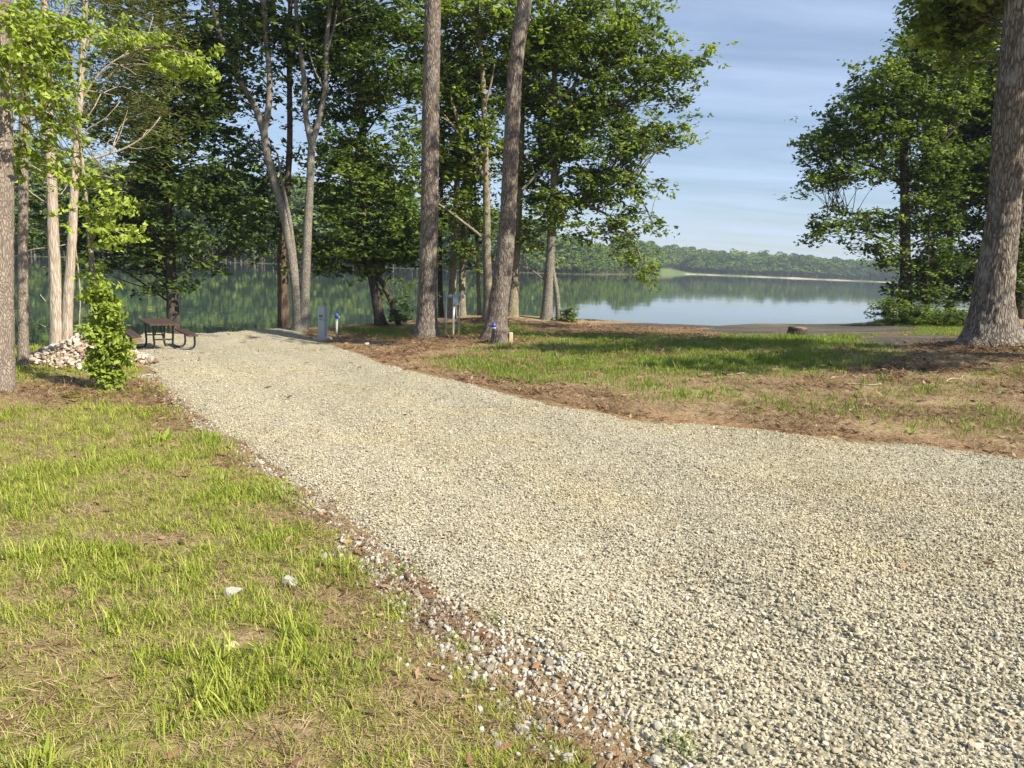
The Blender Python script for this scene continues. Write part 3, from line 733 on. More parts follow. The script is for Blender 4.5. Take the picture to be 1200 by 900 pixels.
def build_grass():
    src = [source(tuft_mesh('grass tuft', MAT['grass'], 200 + k, 8, 0.075, 0.0042, 0.024, (.1, .75), (.1, 1.1))) for k in range(5)] + \
          [source(tuft_mesh('tall grass tuft', MAT['grass'], 210 + k, 11, 0.12, 0.0058, 0.026, (.05, .65), (.2, 1.1))) for k in range(3)]
    Ps, S, I = [], [], []
    for d0, d1, dens, k in ((1.5, 3.5, 1150, 0.9), (3.5, 6, 950, 0.92), (6, 9, 620, 1.0), (9, 15.5, 330, 1.15)):
        area = (d1 ** 2 - d0 ** 2) / 2 * (860 / F0) * 1.12
        n = int(area * dens); x, y = sample_area(n, d0, d1, -60, 800)
        g, path, px, py, sl, sr = cover(x, y)
        keep = (rng.uniform(size=n) < g * 1.0 + 0.0) & (sl > 0.0) & (sr < 0)
        x, y, g = x[keep], y[keep], g[keep]
        z = ground_h(x, y)
        hn = fbm(x * 2.1, y * 2.1, 0, 51)
        s = k * rng.uniform(.5, 1.15, len(x)) * (0.48 + 0.68 * hn) * (0.7 + 0.4 * g)
        tall = rng.uniform(size=len(x)) < 0.28 * sstep(0.42, 0.65, hn)
        Ps.append(np.stack([x, y, z], 1)); S.append(s); I.append(np.where(tall, 5 + rng.integers(0, 3, len(x)), rng.integers(0, 5, len(x))))
    P = np.concatenate(Ps); S = np.concatenate(S); I = np.concatenate(I)
    rot = np.zeros((len(P), 3)); rot[:, 2] = rng.uniform(0, 2 * pi, len(P)); rot[:, :2] = rng.normal(0, .12, (len(P), 2))
    scatter('lawn_grass', P, rot, S, I, src, 'patchy sunlit yellow-green grass left of the driveway')
    # right bank
    src2 = [source(tuft_mesh('bank tuft', MAT['grass_deep'], 230 + k, 9, 0.11, 0.008, 0.035)) for k in range(5)]
    n = 170000; x, y = sample_area(n, 6.5, 34, 380, 1260)
    g, path, px, py, sl, sr = cover(x, y)
    lipk = np.hypot(x, y) < lip_r(np.arctan2(x, y)) + 0.4
    keep = (rng.uniform(size=n) < g * 0.9) & (sr > 0.1) & lipk
    x, y = x[keep], y[keep]; z = ground_h(x, y)
    s = rng.uniform(.6, 1.2, len(x)) * (0.55 + 0.8 * fbm(x * 1.2, y * 1.2, 0, 53))
    rot = np.zeros((len(x), 3)); rot[:, 2] = rng.uniform(0, 2 * pi, len(x)); rot[:, :2] = rng.normal(0, .12, (len(x), 2))
    scatter('bank_grass', np.stack([x, y, z], 1), rot, s, rng.integers(0, 5, len(x)), src2, 'green grass in patches on the bank by the lake')
    # dry stalks and straw
    src3 = [source(tuft_mesh('straw wisp', MAT['straw'], 250 + k, 6, 0.075, 0.0032, 0.03, (1.1, 1.55), (-0.1, 0.25))) for k in range(4)]
    x, y = sample_area(110000, 1.5, 10, -60, 820); g, path, px, py, sl, sr = cover(x, y)
    keep = (sl > 0.0) & (sr < 0) & (rng.uniform(size=len(x)) < 0.38 * fbm(x * 3, y * 3, 0, 61) * 1.5)
    x1, y1 = x[keep], y[keep]
    x, y = sample_area(210000, 6.5, 26, 380, 1260); g, path, px, py, sl, sr = cover(x, y)
    keep = (sr > 0.05) & (rng.uniform(size=len(x)) < (1 - g) * (1 - path) * sstep(.30, .58, fbm(x * 1.6, y * 1.6, 0, 62)) * 1.0) & (np.hypot(x, y) < lip_r(np.arctan2(x, y)))
    x2, y2 = x[keep], y[keep]
    X = np.r_[x1, x2]; Y = np.r_[y1, y2]; Z = ground_h(X, Y) + 0.008
    S = np.r_[rng.uniform(.5, 1.2, len(x1)), rng.uniform(.8, 1.7, len(x2))]
    rot = np.zeros((len(X), 3)); rot[:, 2] = rng.uniform(0, 2 * pi, len(X)); rot[:, :2] = rng.normal(0, .1, (len(X), 2))
    scatter('dry_straw', np.stack([X, Y, Z], 1), rot, S, rng.integers(0, 4, len(X)), src3, 'dry straw and dead stalks lying on the soil')
    # pine needles and leaf scraps
    src4 = [source(tuft_mesh('needle bundle', MAT['needles'], 270 + k, 7, 0.11, 0.0035, 0.05, (1.35, 1.57), (-0.05, 0.1))) for k in range(3)]
    for k in range(3):
        r = np.random.default_rng(290 + k)
        V = np.array([[-.03, 0, 0], [-.006, -.009, .007 * r.uniform(-1, 1)], [.03, 0, .010], [0.0, .010, .008]]); 
        src4.append(source(mesh_from('leaf scrap', V, np.array([(0, 1, 2), (0, 2, 3)]), MAT['needles'], False, dict(rnd=np.full(4, r.uniform(.2, 1))))))
    x, y = sample_area(330000, 1.5, 27, -60, 1260, 1.5); g, path, px, py, sl, sr = cover(x, y)
    sd = np.maximum(sl, sr)
    edge = np.exp(-((sl - 0.12) / 0.25) ** 2) * (.3 + sstep(0.42, 0.6, fbm(x * 1.8, y * 1.8, 0, 71))) * sstep(10, 4, y) * .4
    bank = (sr > 0) * (1 - path) * (0.15 + 0.85 * sstep(.4, .62, fbm(x * .9, y * .9, 0, 72))) * (1 - .6 * g)
    shade = blob_px(px, py, [(120, 460, 110, 14, 1), (200, 480, 40, 30, .8)]) * (sl > 0)
    keep = (rng.uniform(size=len(x)) < np.where(sd < -0.12, .0035, np.where(sr > 0, np.maximum(bank * .42, near_trunk(x, y) * 1.1), np.clip(edge + shade * .7 + .04, 0, 1)))) & (np.hypot(x, y) < lip_r(np.arctan2(x, y)))
    x, y = x[keep], y[keep]; z = ground_h(x, y) + 0.012 + .04 * (sd[keep] < -.12)
    rot = np.zeros((len(x), 3)); rot[:, 2] = rng.uniform(0, 2 * pi, len(x)); rot[:, :2] = rng.normal(0, .22, (len(x), 2))
    s = rng.uniform(.5, 1.4, len(x)) * (1 + 0.9 * sstep(5.5, 12, y))
    scatter('needle_litter', np.stack([x, y, z], 1), rot, s, np.where(rng.uniform(size=len(x)) < .55, rng.integers(0, 3, len(x)), 3 + rng.integers(0, 3, len(x))), src4, 'fallen brown pine needles and leaf scraps on bare soil')
build_grass()


# ------------------------------------------------------------------ trees
def bark_disp(amp, plates, stretch, flare=0.0, flare_h=0.5, lobes=5, seed=0):
    def f(TH, S, R):
        x, y = np.cos(TH), np.sin(TH)
        rr = R.mean()
        k = rr / plates
        a = fbm(x * k + seed, y * k, S / (plates * stretch), seed, 3)
        d = -amp * np.clip(1 - np.abs(a - 0.5) * 7, 0, 1) + amp * 0.6 * (fbm(x * k * 2.5, y * k * 2.5, S / (plates * stretch * .35), seed + 9, 2) - .5)
        d = d + R * 0.10 * (fbm(x * 1.2 + seed, y * 1.2, S * 0.8, seed + 4, 2) - .5)
        if flare:
            lob = 0.55 + 0.75 * vnoise(x * lobes / 3 + 5, y * lobes / 3, 0.3, seed + 2) ** 1.5
            d = d + R * flare * np.exp(-S / flare_h) * lob
        return d
    return f
def trunk_mesh(name, P, mat, sides=24, step=0.2, disp=None):
    """P rows: x, y, z, radius"""
    P = np.asarray(P, float); ln = np.linalg.norm(np.diff(P[:, :3], axis=0), axis=1).sum()
    m = max(4, int(ln / step)); C = catmull(P, m); C[:, 3] = np.clip(C[:, 3], 0.004, None)
    V, F, _, _ = sweep(C[:, :3], C[:, 3], sides, disp)
    top = np.array([[V.shape[0] - sides, V.shape[0] - sides + j, V.shape[0] - sides + j + 1] for j in range(1, sides - 1)])
    return mesh_from(name, V, [F, top], mat, True), C
def stem_px(pts, d, ground=True, sink=0.12):
    """photo pixels (x, y, half width) of a stem standing at forward distance d -> x, y, z, radius rows"""
    R = []
    for k, p in enumerate(pts):
        dd = d + (p[3] if len(p) > 3 else 0)
        q = at(p[0], p[1], dd); R.append([*q, p[2] * dd / F0])
    if ground:
        z = gz(R[0][0], R[0][1])
        R[0][2] = z - sink
    return np.array(R)

LEAF_T = {'broad': (0.185, 0.11), 'small': (0.11, 0.065), 'near': (0.075, 0.048), 'spray': (0.15, 0.016), 'needle': (0.22, 0.010), 'coarse': (0.26, 0.16)}
def leaves_mesh(name, clumps, per, mat, kind='broad', r=None, spread=0.42, flat=0.45, droop=0.35):
    """clumps: (n,4) centre and size factor"""
    r = r or np.random.default_rng(1)
    Ll, Lw = LEAF_T[kind]
    C = np.repeat(clumps, per, 0); n = len(C)
    # leaves hang in small flat sprays inside each clump
    nsub = max(1, per // 9)
    sub = r.normal(0, 1, (len(clumps), nsub, 3)) * np.array([1, 1, flat]) * spread
    si = r.integers(0, nsub, n); off = sub[np.arange(n) // per, si]
    tilt = r.normal(0, .35, (len(clumps), nsub, 2))[np.arange(n) // per, si]
    jit = r.normal(0, 0.13, (n, 3)) * np.array([1, 1, .35]) * (spread / 0.42)
    jit[:, 2] += jit[:, 0] * tilt[:, 0] + jit[:, 1] * tilt[:, 1]
    P = C[:, :3] + (off + jit) * C[:, 3:4]
    az = r.uniform(0, 2 * pi, n); el = r.normal(-droop, .35, n)
    dirv = np.stack([np.cos(az) * np.cos(el), np.sin(az) * np.cos(el), np.sin(el)], 1)
    roll = r.normal(0, .55, n)
    side = np.stack([-np.sin(az), np.cos(az), np.zeros(n)], 1); upv = np.cross(dirv, side)
    side2 = side * np.cos(roll)[:, None] + upv * np.sin(roll)[:, None]; nrm = np.cross(side2, dirv)
    s = r.uniform(.65, 1.25, n)[:, None]
    Lk, Wk = Ll * s, Lw * s * r.uniform(.8, 1.2, n)[:, None]
    v0 = P; v1 = P + dirv * Lk * .45 + side2 * Wk / 2 + nrm * Wk * .18; v3 = P + dirv * Lk * .45 - side2 * Wk / 2 + nrm * Wk * .18
    v2 = P + dirv * Lk - nrm * Lk * .12
    V = np.stack([v0, v1, v2, v3], 1).reshape(-1, 3)
    b = np.arange(n)[:, None] * 4
    F = np.concatenate([b + [0, 1, 2], b + [0, 2, 3]], 1).reshape(-1, 3)
    cr = r.normal(0, .21, len(clumps))[np.arange(n) // per]
    rnd = np.clip(.5 + cr + r.normal(0, .16, n), 0, 1)
    return mesh_from(name, V, F, mat, False, dict(rnd=np.repeat(rnd, 4)))
DENS = 1.5
def clumps_in(blobs, r, dens=5.0, size=1.0, hollow=.25):
    """blobs: centre (3), radii (3), density factor -> clump centres spread through uneven, lobed volumes"""
    out = []
    for c, rad, k in blobs:
        rad = np.asarray(rad); n = max(3, int(DENS * dens * k * pi * rad[0] * rad[2]))
        d = r.normal(size=(n * 2, 3)); d /= np.linalg.norm(d, axis=1)[:, None]
        q = (hollow + (1 - hollow) * r.uniform(0, 1, n * 2) ** .6)
        p = d * q[:, None]
        nz = vnoise(p[:, 0] * 2.1 + c[0], p[:, 1] * 2.1, p[:, 2] * 2.1 + c[2], 5)
        p = p[np.argsort(-nz + 0.25 * r.uniform(size=len(nz)))[:n]]
        out.append(np.c_[np.asarray(c) + p * rad, np.full(n, size) * r.uniform(.7, 1.25, n)])
    return np.concatenate(out)
def twig_buf(clumps, skel, r, rad=0.014, sag=.12, every=1):
    """thin branches from the nearest lower point of the stems to each clump"""
    b = Buf(); n = 4
    S = skel[:, :3]
    for c in clumps[::every]:
        dv = c[:3] - S; dist = np.linalg.norm(dv, axis=1)
        rise = dv[:, 2]
        cost = dist * r.uniform(.75, 1.35, len(dist)) + np.where(rise < dist * .15, 2.0 * (dist * .15 - rise), 0)
        k = int(np.argmin(cost)); a = S[k]; ln = dist[k]
        if ln < .15: continue
        mid = (a + c[:3]) / 2 + r.normal(0, .06 * ln, 3) + np.array([0, 0, sag * ln * .6])
        P = catmull(np.array([a, mid, c[:3]]), 6)
        r0 = min(rad * (0.5 + .42 * ln), skel[k, 3] * .6 + .004)
        V, F, _, _ = sweep(P, np.linspace(r0, .0045, 6), n); b.add(V, F)
    return b
def blob_at(px, py, d, rx, ry, k=1.0, rd=None):
    c = at(px, py, d); s = d / F0
    return (c, (rx * s, (rd if rd is not None else (rx + ry) / 2 * s), ry * s), k)
def pine_crown_blobs(top, n, r, h0, h1, rad):
    return [((top[0] + r.normal(0, .5), top[1] + r.normal(0, .5), h0 + (h1 - h0) * k / (n - 1)), (rad * (1 - .5 * k / n),) * 2 + (.8,), 1.0) for k in range(n)]

def make_tree(name, label, stems, blobs, bark, leaf, kind='broad', per=60, dens=5.0, clump=1.05, group=None, limbs=(), sides=18, step=.25, disp=None,
              upper=(), spread=.34, flat=.45, droop=.35, twig=.014, cat='tree', seed=0, hollow=.25, crown='crown', hidden_kind='coarse', stem_disp=True, up_per=34, up_dens=1.0):
    r = np.random.default_rng(1000 + seed)
    base = np.array(stems[0][0][:3]); base[2] = gz(base[0], base[1])
    t = thing(name, label, cat, base, 0, group)
    skel = []
    for k, s in enumerate(stems):
        s = np.asarray(s, float)
        dd = disp if (disp is not None and k == 0) else bark_disp(.006, .04, 3, .55 if stem_disp and k == 0 else 0, .3, 4, seed + k)
        me, C = trunk_mesh('trunk', s - np.r_[base, 0], bark, sides, step, dd); obj('trunk', me, t)
        C = C.copy(); C[:, :3] += base; skel.append(C[len(C) // 6:])
    for k, s in enumerate(limbs):
        s = np.asarray(s, float)
        me, C = trunk_mesh('limb', s - np.r_[base, 0], bark, 10, .15, bark_disp(.003, .03, 3, 0, 1, 3, seed + 30 + k)); obj('limb', me, t)
        C = C.copy(); C[:, :3] += base; skel.append(C)
    skel = np.concatenate(skel)
    if len(blobs):
        cl = clumps_in(blobs, r, dens, clump, hollow)
        tb = twig_buf(cl, skel, r, twig, .12, 3 if kind == 'spray' else 1)
        if tb.n: tb.V = [v - base for v in tb.V]; tb.build('twigs', bark, t)['kind'] = 'stuff'
        c2 = cl.copy(); c2[:, :3] -= base
        me = leaves_mesh(crown, c2, per, leaf, kind, r, spread, flat, droop)
        o = obj(crown, me, t); o['kind'] = 'stuff'
    if len(upper):
        cl = clumps_in(upper, r, up_dens, 1.5, .3); tb = twig_buf(cl, skel, r, .03)
        if tb.n: tb.V = [v - base for v in tb.V]; tb.build('branches', bark, t)['kind'] = 'stuff'
        c2 = cl.copy(); c2[:, :3] -= base
        o = obj('upper_crown', leaves_mesh('upper_crown', c2, up_per, leaf, hidden_kind, r, .6, .5, .3), t); o['kind'] = 'stuff'
    return t

def up_from(stem, h, lean=(0, 0), r_end=.12):
    """carry a stem on above the picture's top edge to height h"""
    s = np.asarray(stem, float); a, b = s[-2], s[-1]
    d = (b - a)[:3]; d /= d[2]
    n = 3; dz = (h - b[2])
    ext = [[b[0] + d[0] * dz * (k / n) * .6 + lean[0] * k / n, b[1] + d[1] * dz * (k / n) * .6 + lean[1] * k / n, b[2] + dz * k / n, b[3] + (r_end - b[3]) * k / n] for k in range(1, n + 1)]
    return np.r_[s, ext]

# --- the two tall pines in the middle
pd = bark_disp(.019, .06, 3.2, .8, .3, 6, 3)
s = up_from(stem_px([(499, 399, 11.8), (501, 340, 10.8), (503.5, 250, 10.4), (505, 120, 9.9), (507.5, 0, 9)], 19.5), 19, (.3, .2), .1)
make_tree('pine_tree', 'tall straight pine with furrowed grey bark standing left of the utility meter', [s], [], MAT['bark_pine'], MAT['leaf_pine'], sides=72, step=.05, disp=pd,
          upper=pine_crown_blobs(s[-1], 5, rng, 13.5, 19.5, 2.6), hidden_kind='coarse', seed=1, group='tall pines on the bank')
s = up_from(stem_px([(580, 401, 12.5), (584, 360, 11.6), (590.5, 310, 10.6), (596, 240, 9.6), (600, 150, 9), (605, 70, 8.4), (615, 0, 8.4)], 18.5), 19, (.6, .2), .1)
make_tree('pine_tree', 'curving pine trunk that bends right, right behind the cut stump with the blue cap', [s], [], MAT['bark_pine'], MAT['leaf_pine'], sides=72, step=.05, disp=bark_disp(.019, .06, 3.2, .85, .3, 5, 14),
          upper=pine_crown_blobs(s[-1], 5, rng, 13.5, 19.5, 2.5), seed=2, group='tall pines on the bank')

# --- big oak at the right
s = up_from(stem_px([(1160, 413, 25), (1161.5, 385, 23), (1165.5, 329, 20.5), (1172, 284, 18), (1177, 240, 17), (1183, 140, 16.5), (1194, 30, 16), (1200, -40, 15.5)], 14.6, True, .2), 17, (.8, .3), .16)
ob = [blob_at(1120, 15, 16, 40, 30, 1.0), blob_at(1092, 22, 16.2, 24, 24, 1.0), blob_at(1112, 48, 16.3, 24, 18, .9), blob_at(1140, -10, 15.8, 40, 24, 1.0), blob_at(1155, -25, 15.5, 60, 30, 1), blob_at(1100, 40, 16.5, 22, 16, .8), blob_at(1150, 60, 16.5, 25, 25, .7)]
oak_up = [((s[-1][0] + 1.0 + a, s[-1][1] + b, z), (2.6, 2.6, 1.5), 1.0) for a, b, z in [(-3.8, 0.2, 12), (-3.2, 0.8, 11), (2.5, -1, 11), (0, 3, 11.5), (-1.5, 1.5, 13), (2, 1.5, 14), (0, 0, 16)]]
make_tree('oak_tree', 'massive oak with flared pale roots at the right edge of the bank', [s], ob, MAT['bark_oak'], MAT['leaf_oak'], sides=96, step=.05, disp=bark_disp(.024, .065, 3.2, 1.25, .36, 7, 22), upper=oak_up, seed=3, per=80, dens=7)

# --- left edge trees
s = up_from(stem_px([(1.5, 466, 13.4), (2, 400, 13), (2, 250, 12.5), (0, 100, 12), (-2, 0, 11.4)], 8.0), 14, (-.3, .1), .06)
make_tree('pine_tree', 'grey scaly pine trunk cut by the left edge of the photo', [s], [], MAT['bark_scaly'], MAT['leaf_pine'], sides=64, step=.04, disp=bark_disp(.008, .045, 2.4, .3, .3, 5, 31), upper=pine_crown_blobs(s[-1], 4, rng, 10, 14, 1.8), seed=4)
s = up_from(stem_px([(27, 431, 6), (27, 330, 5.4), (27.5, 200, 5), (29, 60, 4.4), (30, 0, 4)], 10.6), 11, (0, 0), .04)
make_tree('pine_tree', 'slim pine trunk between the left edge trunk and the cedar', [s], [], MAT['bark_scaly'], MAT['leaf_pine'], sides=32, step=.06, disp=bark_disp(.005, .03, 2.4, .2, .25, 4, 41), upper=pine_crown_blobs(s[-1], 3, rng, 9, 11.5, 1.3), seed=5)

dC = 13.5
A = up_from(stem_px([(69, 418, 9.5), (67, 370, 8), (63.5, 300, 6.4), (60, 200, 5.6), (55, 90, 4.6), (52, 0, 4)], dC), 11, (0, 0), .02)
B = up_from(stem_px([(77, 416, 7), (80, 350, 5.6), (84, 290, 5), (88, 205, 4.2), (93, 130, 3.6), (97, 60, 3.2), (100, 0, 2.8)], dC), 10.5, (0, 0), .02)
A[0][3] = .15
LB = [stem_px(p, dC, False) * np.array([1, 1, 1, .72]) for p in [
    [(95, 118, 1.9), (112, 92, 1.7), (130, 74, 1.4), (160, 60, 1.1), (176, 58, .7)],
    [(91, 190, 2.0, 0), (115, 184, 1.8, .1), (150, 172, 1.5, .2), (172, 157, 1.2, .2), (188, 137, .8, .2)],
    [(58, 66, 1.5), (70, 45, 1.2), (80, 22, 1.0), (88, -6, .8)],
    [(52, 70, 2.2), (45, 55, 2.2), (40, 40, 2.0)], [(62, 30, 1.8), (72, 18, 1.6), (78, 8, 1.2)],
    [(90, 170, 1.3), (104, 150, 1.0), (122, 140, .8), (140, 120, .5)], [(92, 150, 1.2), (108, 130, 1.0), (118, 110, .7)],
    [(88, 215, 1.3), (108, 200, 1.0), (128, 192, .8), (160, 190, .5)], [(94, 105, 1.0), (115, 108, .8), (135, 112, .5)],
    [(130, 178, .9), (140, 160, .7), (146, 140, .5), (150, 128, .35)], [(150, 172, .8), (165, 175, .6), (180, 172, .4)], [(130, 74, .8), (145, 78, .6), (160, 88, .4)],
    [(60, 210, 1.3), (45, 198, 1.0), (30, 190, .8), (15, 178, .6)], [(60, 240, 1.2), (45, 232, .9), (30, 220, .6)], [(62, 150, 1.4), (40, 138, 1.0), (20, 130, .7)],
    [(64, 318, .9), (54, 312, .7), (45, 316, .5)], [(66, 335, 1.0), (57, 330, .8)], [(63, 362, 1.0), (55, 355, .8), (47, 345, .6)], [(65, 389, 1.0), (57, 385, .8), (47, 380, .6)],
    [(84, 285, 1.1), (60, 290, .9), (38, 292, .8), (15, 302, .6)], [(93, 375, .9), (92, 393, .9), (94, 350, 1.0), (90, 300, .9), (86, 270, .9)],
    [(97, 70, 1.4), (106, 40, 1.1), (112, 10, .9)]]]
cb = [blob_at(150, 60, 14.5, 45, 55, 1.0), blob_at(120, 20, 14.2, 50, 30, 1.0), blob_at(165, 130, 15, 35, 45, .9), blob_at(115, 130, 14.4, 28, 45, .7), blob_at(50, 40, 14.6, 35, 45, .7), blob_at(190, 60, 15, 35, 50, .9),
      blob_at(60, 180, 14.8, 30, 60, .5), blob_at(130, 210, 14.8, 35, 22, .6), blob_at(170, 15, 15, 50, 25, 1)]
make_tree('cedar_tree', 'twin-stemmed cedar with pale shredding bark and bare dead branches beside the stone pile', [A, B], cb, MAT['bark_cedar'], MAT['leaf_cedar'], 'spray', per=100, dens=6.5, limbs=LB, sides=28, step=.08,
          disp=bark_disp(.010, .05, 6, .25, .3, 5, 51), seed=6, spread=.30, flat=.7, droop=.15, twig=.008)

# --- vine-wrapped sapling with bright leaves
dV = 9.0
st = stem_px([(131, 463, 4.5), (130, 430, 4), (124, 390, 3.6), (116, 345, 3.6), (110, 320, 3.4), (104, 270, 2.8, .1), (98, 205, 2.4, .2), (90, 130, 2.0, .3), (80, 50, 1.6, .3), (74, -30, 1.2, .3)], dV)
lim = [stem_px(p, dV, False) for p in [[(92, 145, 1.3, .3), (120, 100, 1.1, .2), (160, 60, .9, .1), (205, 55, .7, 0), (235, 70, .5, 0)], [(106, 285, 1.2, .1), (120, 268, 1.0), (140, 272, .7), (152, 278, .5)], [(101, 230, 1.2, .2), (120, 205, 1, .1), (135, 210, .6)],
      [(92, 150, 1.3, .3), (65, 130, 1.0, .1), (35, 125, .7, -.1), (10, 110, .5, -.2)], [(86, 90, 1.2, .3), (60, 60, .9, .1), (30, 45, .6, 0), (0, 40, .4, -.1)], [(95, 180, 1.1, .2), (70, 175, .8), (40, 180, .6, -.2), (10, 160, .4, -.2)]]]
vb = [blob_at(8, 22, 7.5, 22, 26, 1.5, .2), blob_at(12, 68, 7.5, 22, 26, 1.5, .2), blob_at(12, 112, 7.5, 26, 16, 1.4, .2), blob_at(60, 28, 8.9, 28, 26, 1, .3), blob_at(70, 170, 8.9, 26, 14, .9, .3), blob_at(40, 20, 8.4, 26, 22, .9, .3), blob_at(60, 80, 8.6, 26, 26, .8, .3), blob_at(88, 20, 9.2, 16, 20, .7, .2), blob_at(160, 42, dV, 34, 14, 1, .3), blob_at(205, 62, dV, 36, 20, 1, .3), blob_at(235, 72, dV, 12, 10, .7, .15), blob_at(120, 32, dV + .2, 14, 10, .8, .2), blob_at(130, 40, dV + .1, 22, 10, .7, .2),
      blob_at(130, 240, dV, 28, 14, 1, .3), blob_at(128, 275, dV, 30, 13, 1.1, .3), blob_at(108, 252, dV, 18, 20, .8, .25), blob_at(150, 275, dV, 12, 9, .8, .15), blob_at(86, 200, dV, 18, 10, .8, .2), blob_at(112, 208, dV, 22, 10, .8, .2),
      blob_at(20, 25, dV - .2, 40, 26, 1.1, .4), blob_at(50, 50, dV, 22, 20, .7, .3), blob_at(15, 75, dV - .2, 34, 20, 1.0, .4), blob_at(50, 95, dV, 40, 18, .9, .4), blob_at(25, 125, dV - .2, 44, 20, 1.1, .4), blob_at(60, 140, dV, 30, 16, .9, .3),
      blob_at(70, 120, dV + .1, 26, 14, .7, .3), blob_at(12, 60, dV - .3, 22, 60, .6, .3), blob_at(106, 320, dV, 14, 12, .8, .2), blob_at(10, 170, dV - .2, 26, 22, 1.1, .25), blob_at(45, 175, dV, 26, 18, 1, .25), blob_at(40, 205, dV, 24, 10, .8, .2), blob_at(18, 50, dV, 40, 50, .9, .35), blob_at(85, 148, dV, 24, 8, .6, .2)]
vt = make_tree('sapling', 'young tree with bright green sunlit leaves, its foot wrapped in vine', [st], vb, MAT['bark_moss'], MAT['leaf_bright'], 'near', per=30, dens=34, clump=.34, limbs=lim, sides=12, step=.12, seed=7, spread=.42, flat=.5, droop=.75, twig=.004, hollow=.1)
r7 = np.random.default_rng(77)
vb2 = [blob_at(128, 440, dV - .02, 15, 19, 1.1, .17), blob_at(127, 405, dV, 17, 20, 1.2, .17), blob_at(122, 372, dV, 17, 22, 1.5, .17), blob_at(117, 346, dV, 15, 15, 1.4, .14), blob_at(146, 410, dV, 12, 14, .9, .15), blob_at(112, 425, dV, 12, 16, .9, .15)]
vb2 = [(c_, tuple(np.array(q_) * np.array([.62, .66, 1.08])), k_) for c_, q_, k_ in vb2]
cl = clumps_in(vb2, r7, 230, .32, .1); vbase = np.array(vt.location)
cl2 = cl.copy(); cl2[:, :3] -= vbase
obj('vine', leaves_mesh('vine', cl2, 26, MAT['leaf_bright'], 'near', r7, .26, .9, .8), vt)['kind'] = 'stuff'

# --- dark tree behind the picnic table
s = up_from(stem_px([(204, 402, 7.4), (202, 350, 6.6), (199, 300, 5.8), (195, 230, 5), (191, 120, 4), (188, 0, 3)], 24.0, True, .6), 12, (0, 0), .04)
lim = [stem_px(p, 24, False) for p in [[(199, 310, 2.6), (188, 290, 2.2), (178, 270, 1.8), (160, 240, 1.2)], [(198, 290, 2.2), (215, 270, 1.8), (240, 245, 1.3)], [(200, 322, 1.6), (230, 310, 1.2), (262, 300, .8)]]]
bl = [blob_at(200, 240, 24, 85, 45, 1.1), blob_at(150, 180, 24, 60, 80, 1.1), blob_at(245, 170, 24, 60, 80, 1.1), blob_at(200, 90, 24.3, 90, 70, 1.1), blob_at(215, 20, 24.3, 90, 40, 1.0), blob_at(270, 285, 23.8, 45, 20, .8), blob_at(155, 295, 24, 45, 22, .9), blob_at(200, 300, 24, 60, 22, .9),
      blob_at(180, 340, 24, 20, 9, .8), blob_at(215, 335, 24, 26, 8, .7), blob_at(240, 320, 24, 26, 10, .7), blob_at(295, 240, 24.5, 40, 50, .7), blob_at(120, 250, 24.4, 40, 60, .9), blob_at(60, 270, 25, 50, 50, .7)]
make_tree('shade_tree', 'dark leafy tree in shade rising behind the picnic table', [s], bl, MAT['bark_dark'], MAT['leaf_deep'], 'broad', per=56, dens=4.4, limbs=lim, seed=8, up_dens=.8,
          upper=[((s[-1][0] + a, s[-1][1] + b, z), (2.4, 2.4, 1.2), 1) for a, b, z in [(-2, 0, 9.5), (2, .5, 9.5), (0, 0, 11.5)]])

# --- the reddish trunk and the forked grey tree
s = up_from(stem_px([(333, 389, 7), (331.5, 340, 6.2), (331, 290, 5.6), (335, 240, 4), (339, 180, 3.4), (339, 60, 2.8), (341, -40, 2.2)], 24.6), 11, (0, 0), .04)
make_tree('cedar_tree', 'dark reddish trunk with shaggy bark just left of the forked grey tree', [s], [blob_at(320, 200, 24.5, 40, 40, .45), blob_at(345, 110, 24.5, 45, 40, .5), blob_at(300, 260, 24.5, 30, 25, .5), blob_at(342, 285, 25, 26, 36, .7), blob_at(345, 200, 25, 24, 30, .4), blob_at(350, 20, 24.5, 60, 30, .6)], MAT['bark_red'], MAT['leaf_deep'], 'broad', per=46, dens=4, seed=9, sides=24,
          disp=bark_disp(.010, .05, 5, .3, .3, 5, 61))
d = 23.6
s1 = stem_px([(352, 388, 8), (347, 340, 5.6), (339, 285, 5.0), (328, 235, 4.6), (318, 200, 4.4), (311, 170, 4.2), (309, 150, 4.0)], d)
s2 = stem_px([(355, 387, 6.4), (358, 330, 5.4), (360, 280, 5), (363, 220, 4.6), (365, 175, 4.2), (366, 160, 3.9)], d); s2[0][2] = gz(s2[0][0], s2[0][1]) - .1
lim = [up_from(stem_px(p, d, False), 12.5, (0, 0), .02) for p in [[(309, 155, 4.2), (300, 128, 3.6), (286, 103, 3.1), (272, 75, 2.8), (258, 38, 2.4), (246, 0, 2.0)], [(309, 155, 4.0), (314, 130, 3.6), (316, 90, 3.2), (311, 40, 2.8), (309, -20, 2.4)],
       [(365, 170, 3.8), (359, 140, 3.2), (356, 90, 2.8), (349, 35, 2.4), (345, -25, 2)], [(365, 170, 3.8), (374, 140, 3.2), (381, 105, 2.8), (383, 50, 2.4), (390, -25, 2)]]]
lim += [stem_px(p, d, False) for p in [[(350, 350, 3.2), (345, 300, 2.8), (338, 250, 2.4), (331, 215, 1.6), (325, 180, 1.0)], [(383, 60, 1.2), (392, 30, 1.0), (396, 0, .7)], [(358, 120, 1.3), (352, 95, .9), (340, 80, .6)], [(380, 105, 1.2), (368, 80, .9), (362, 60, .6)]]]
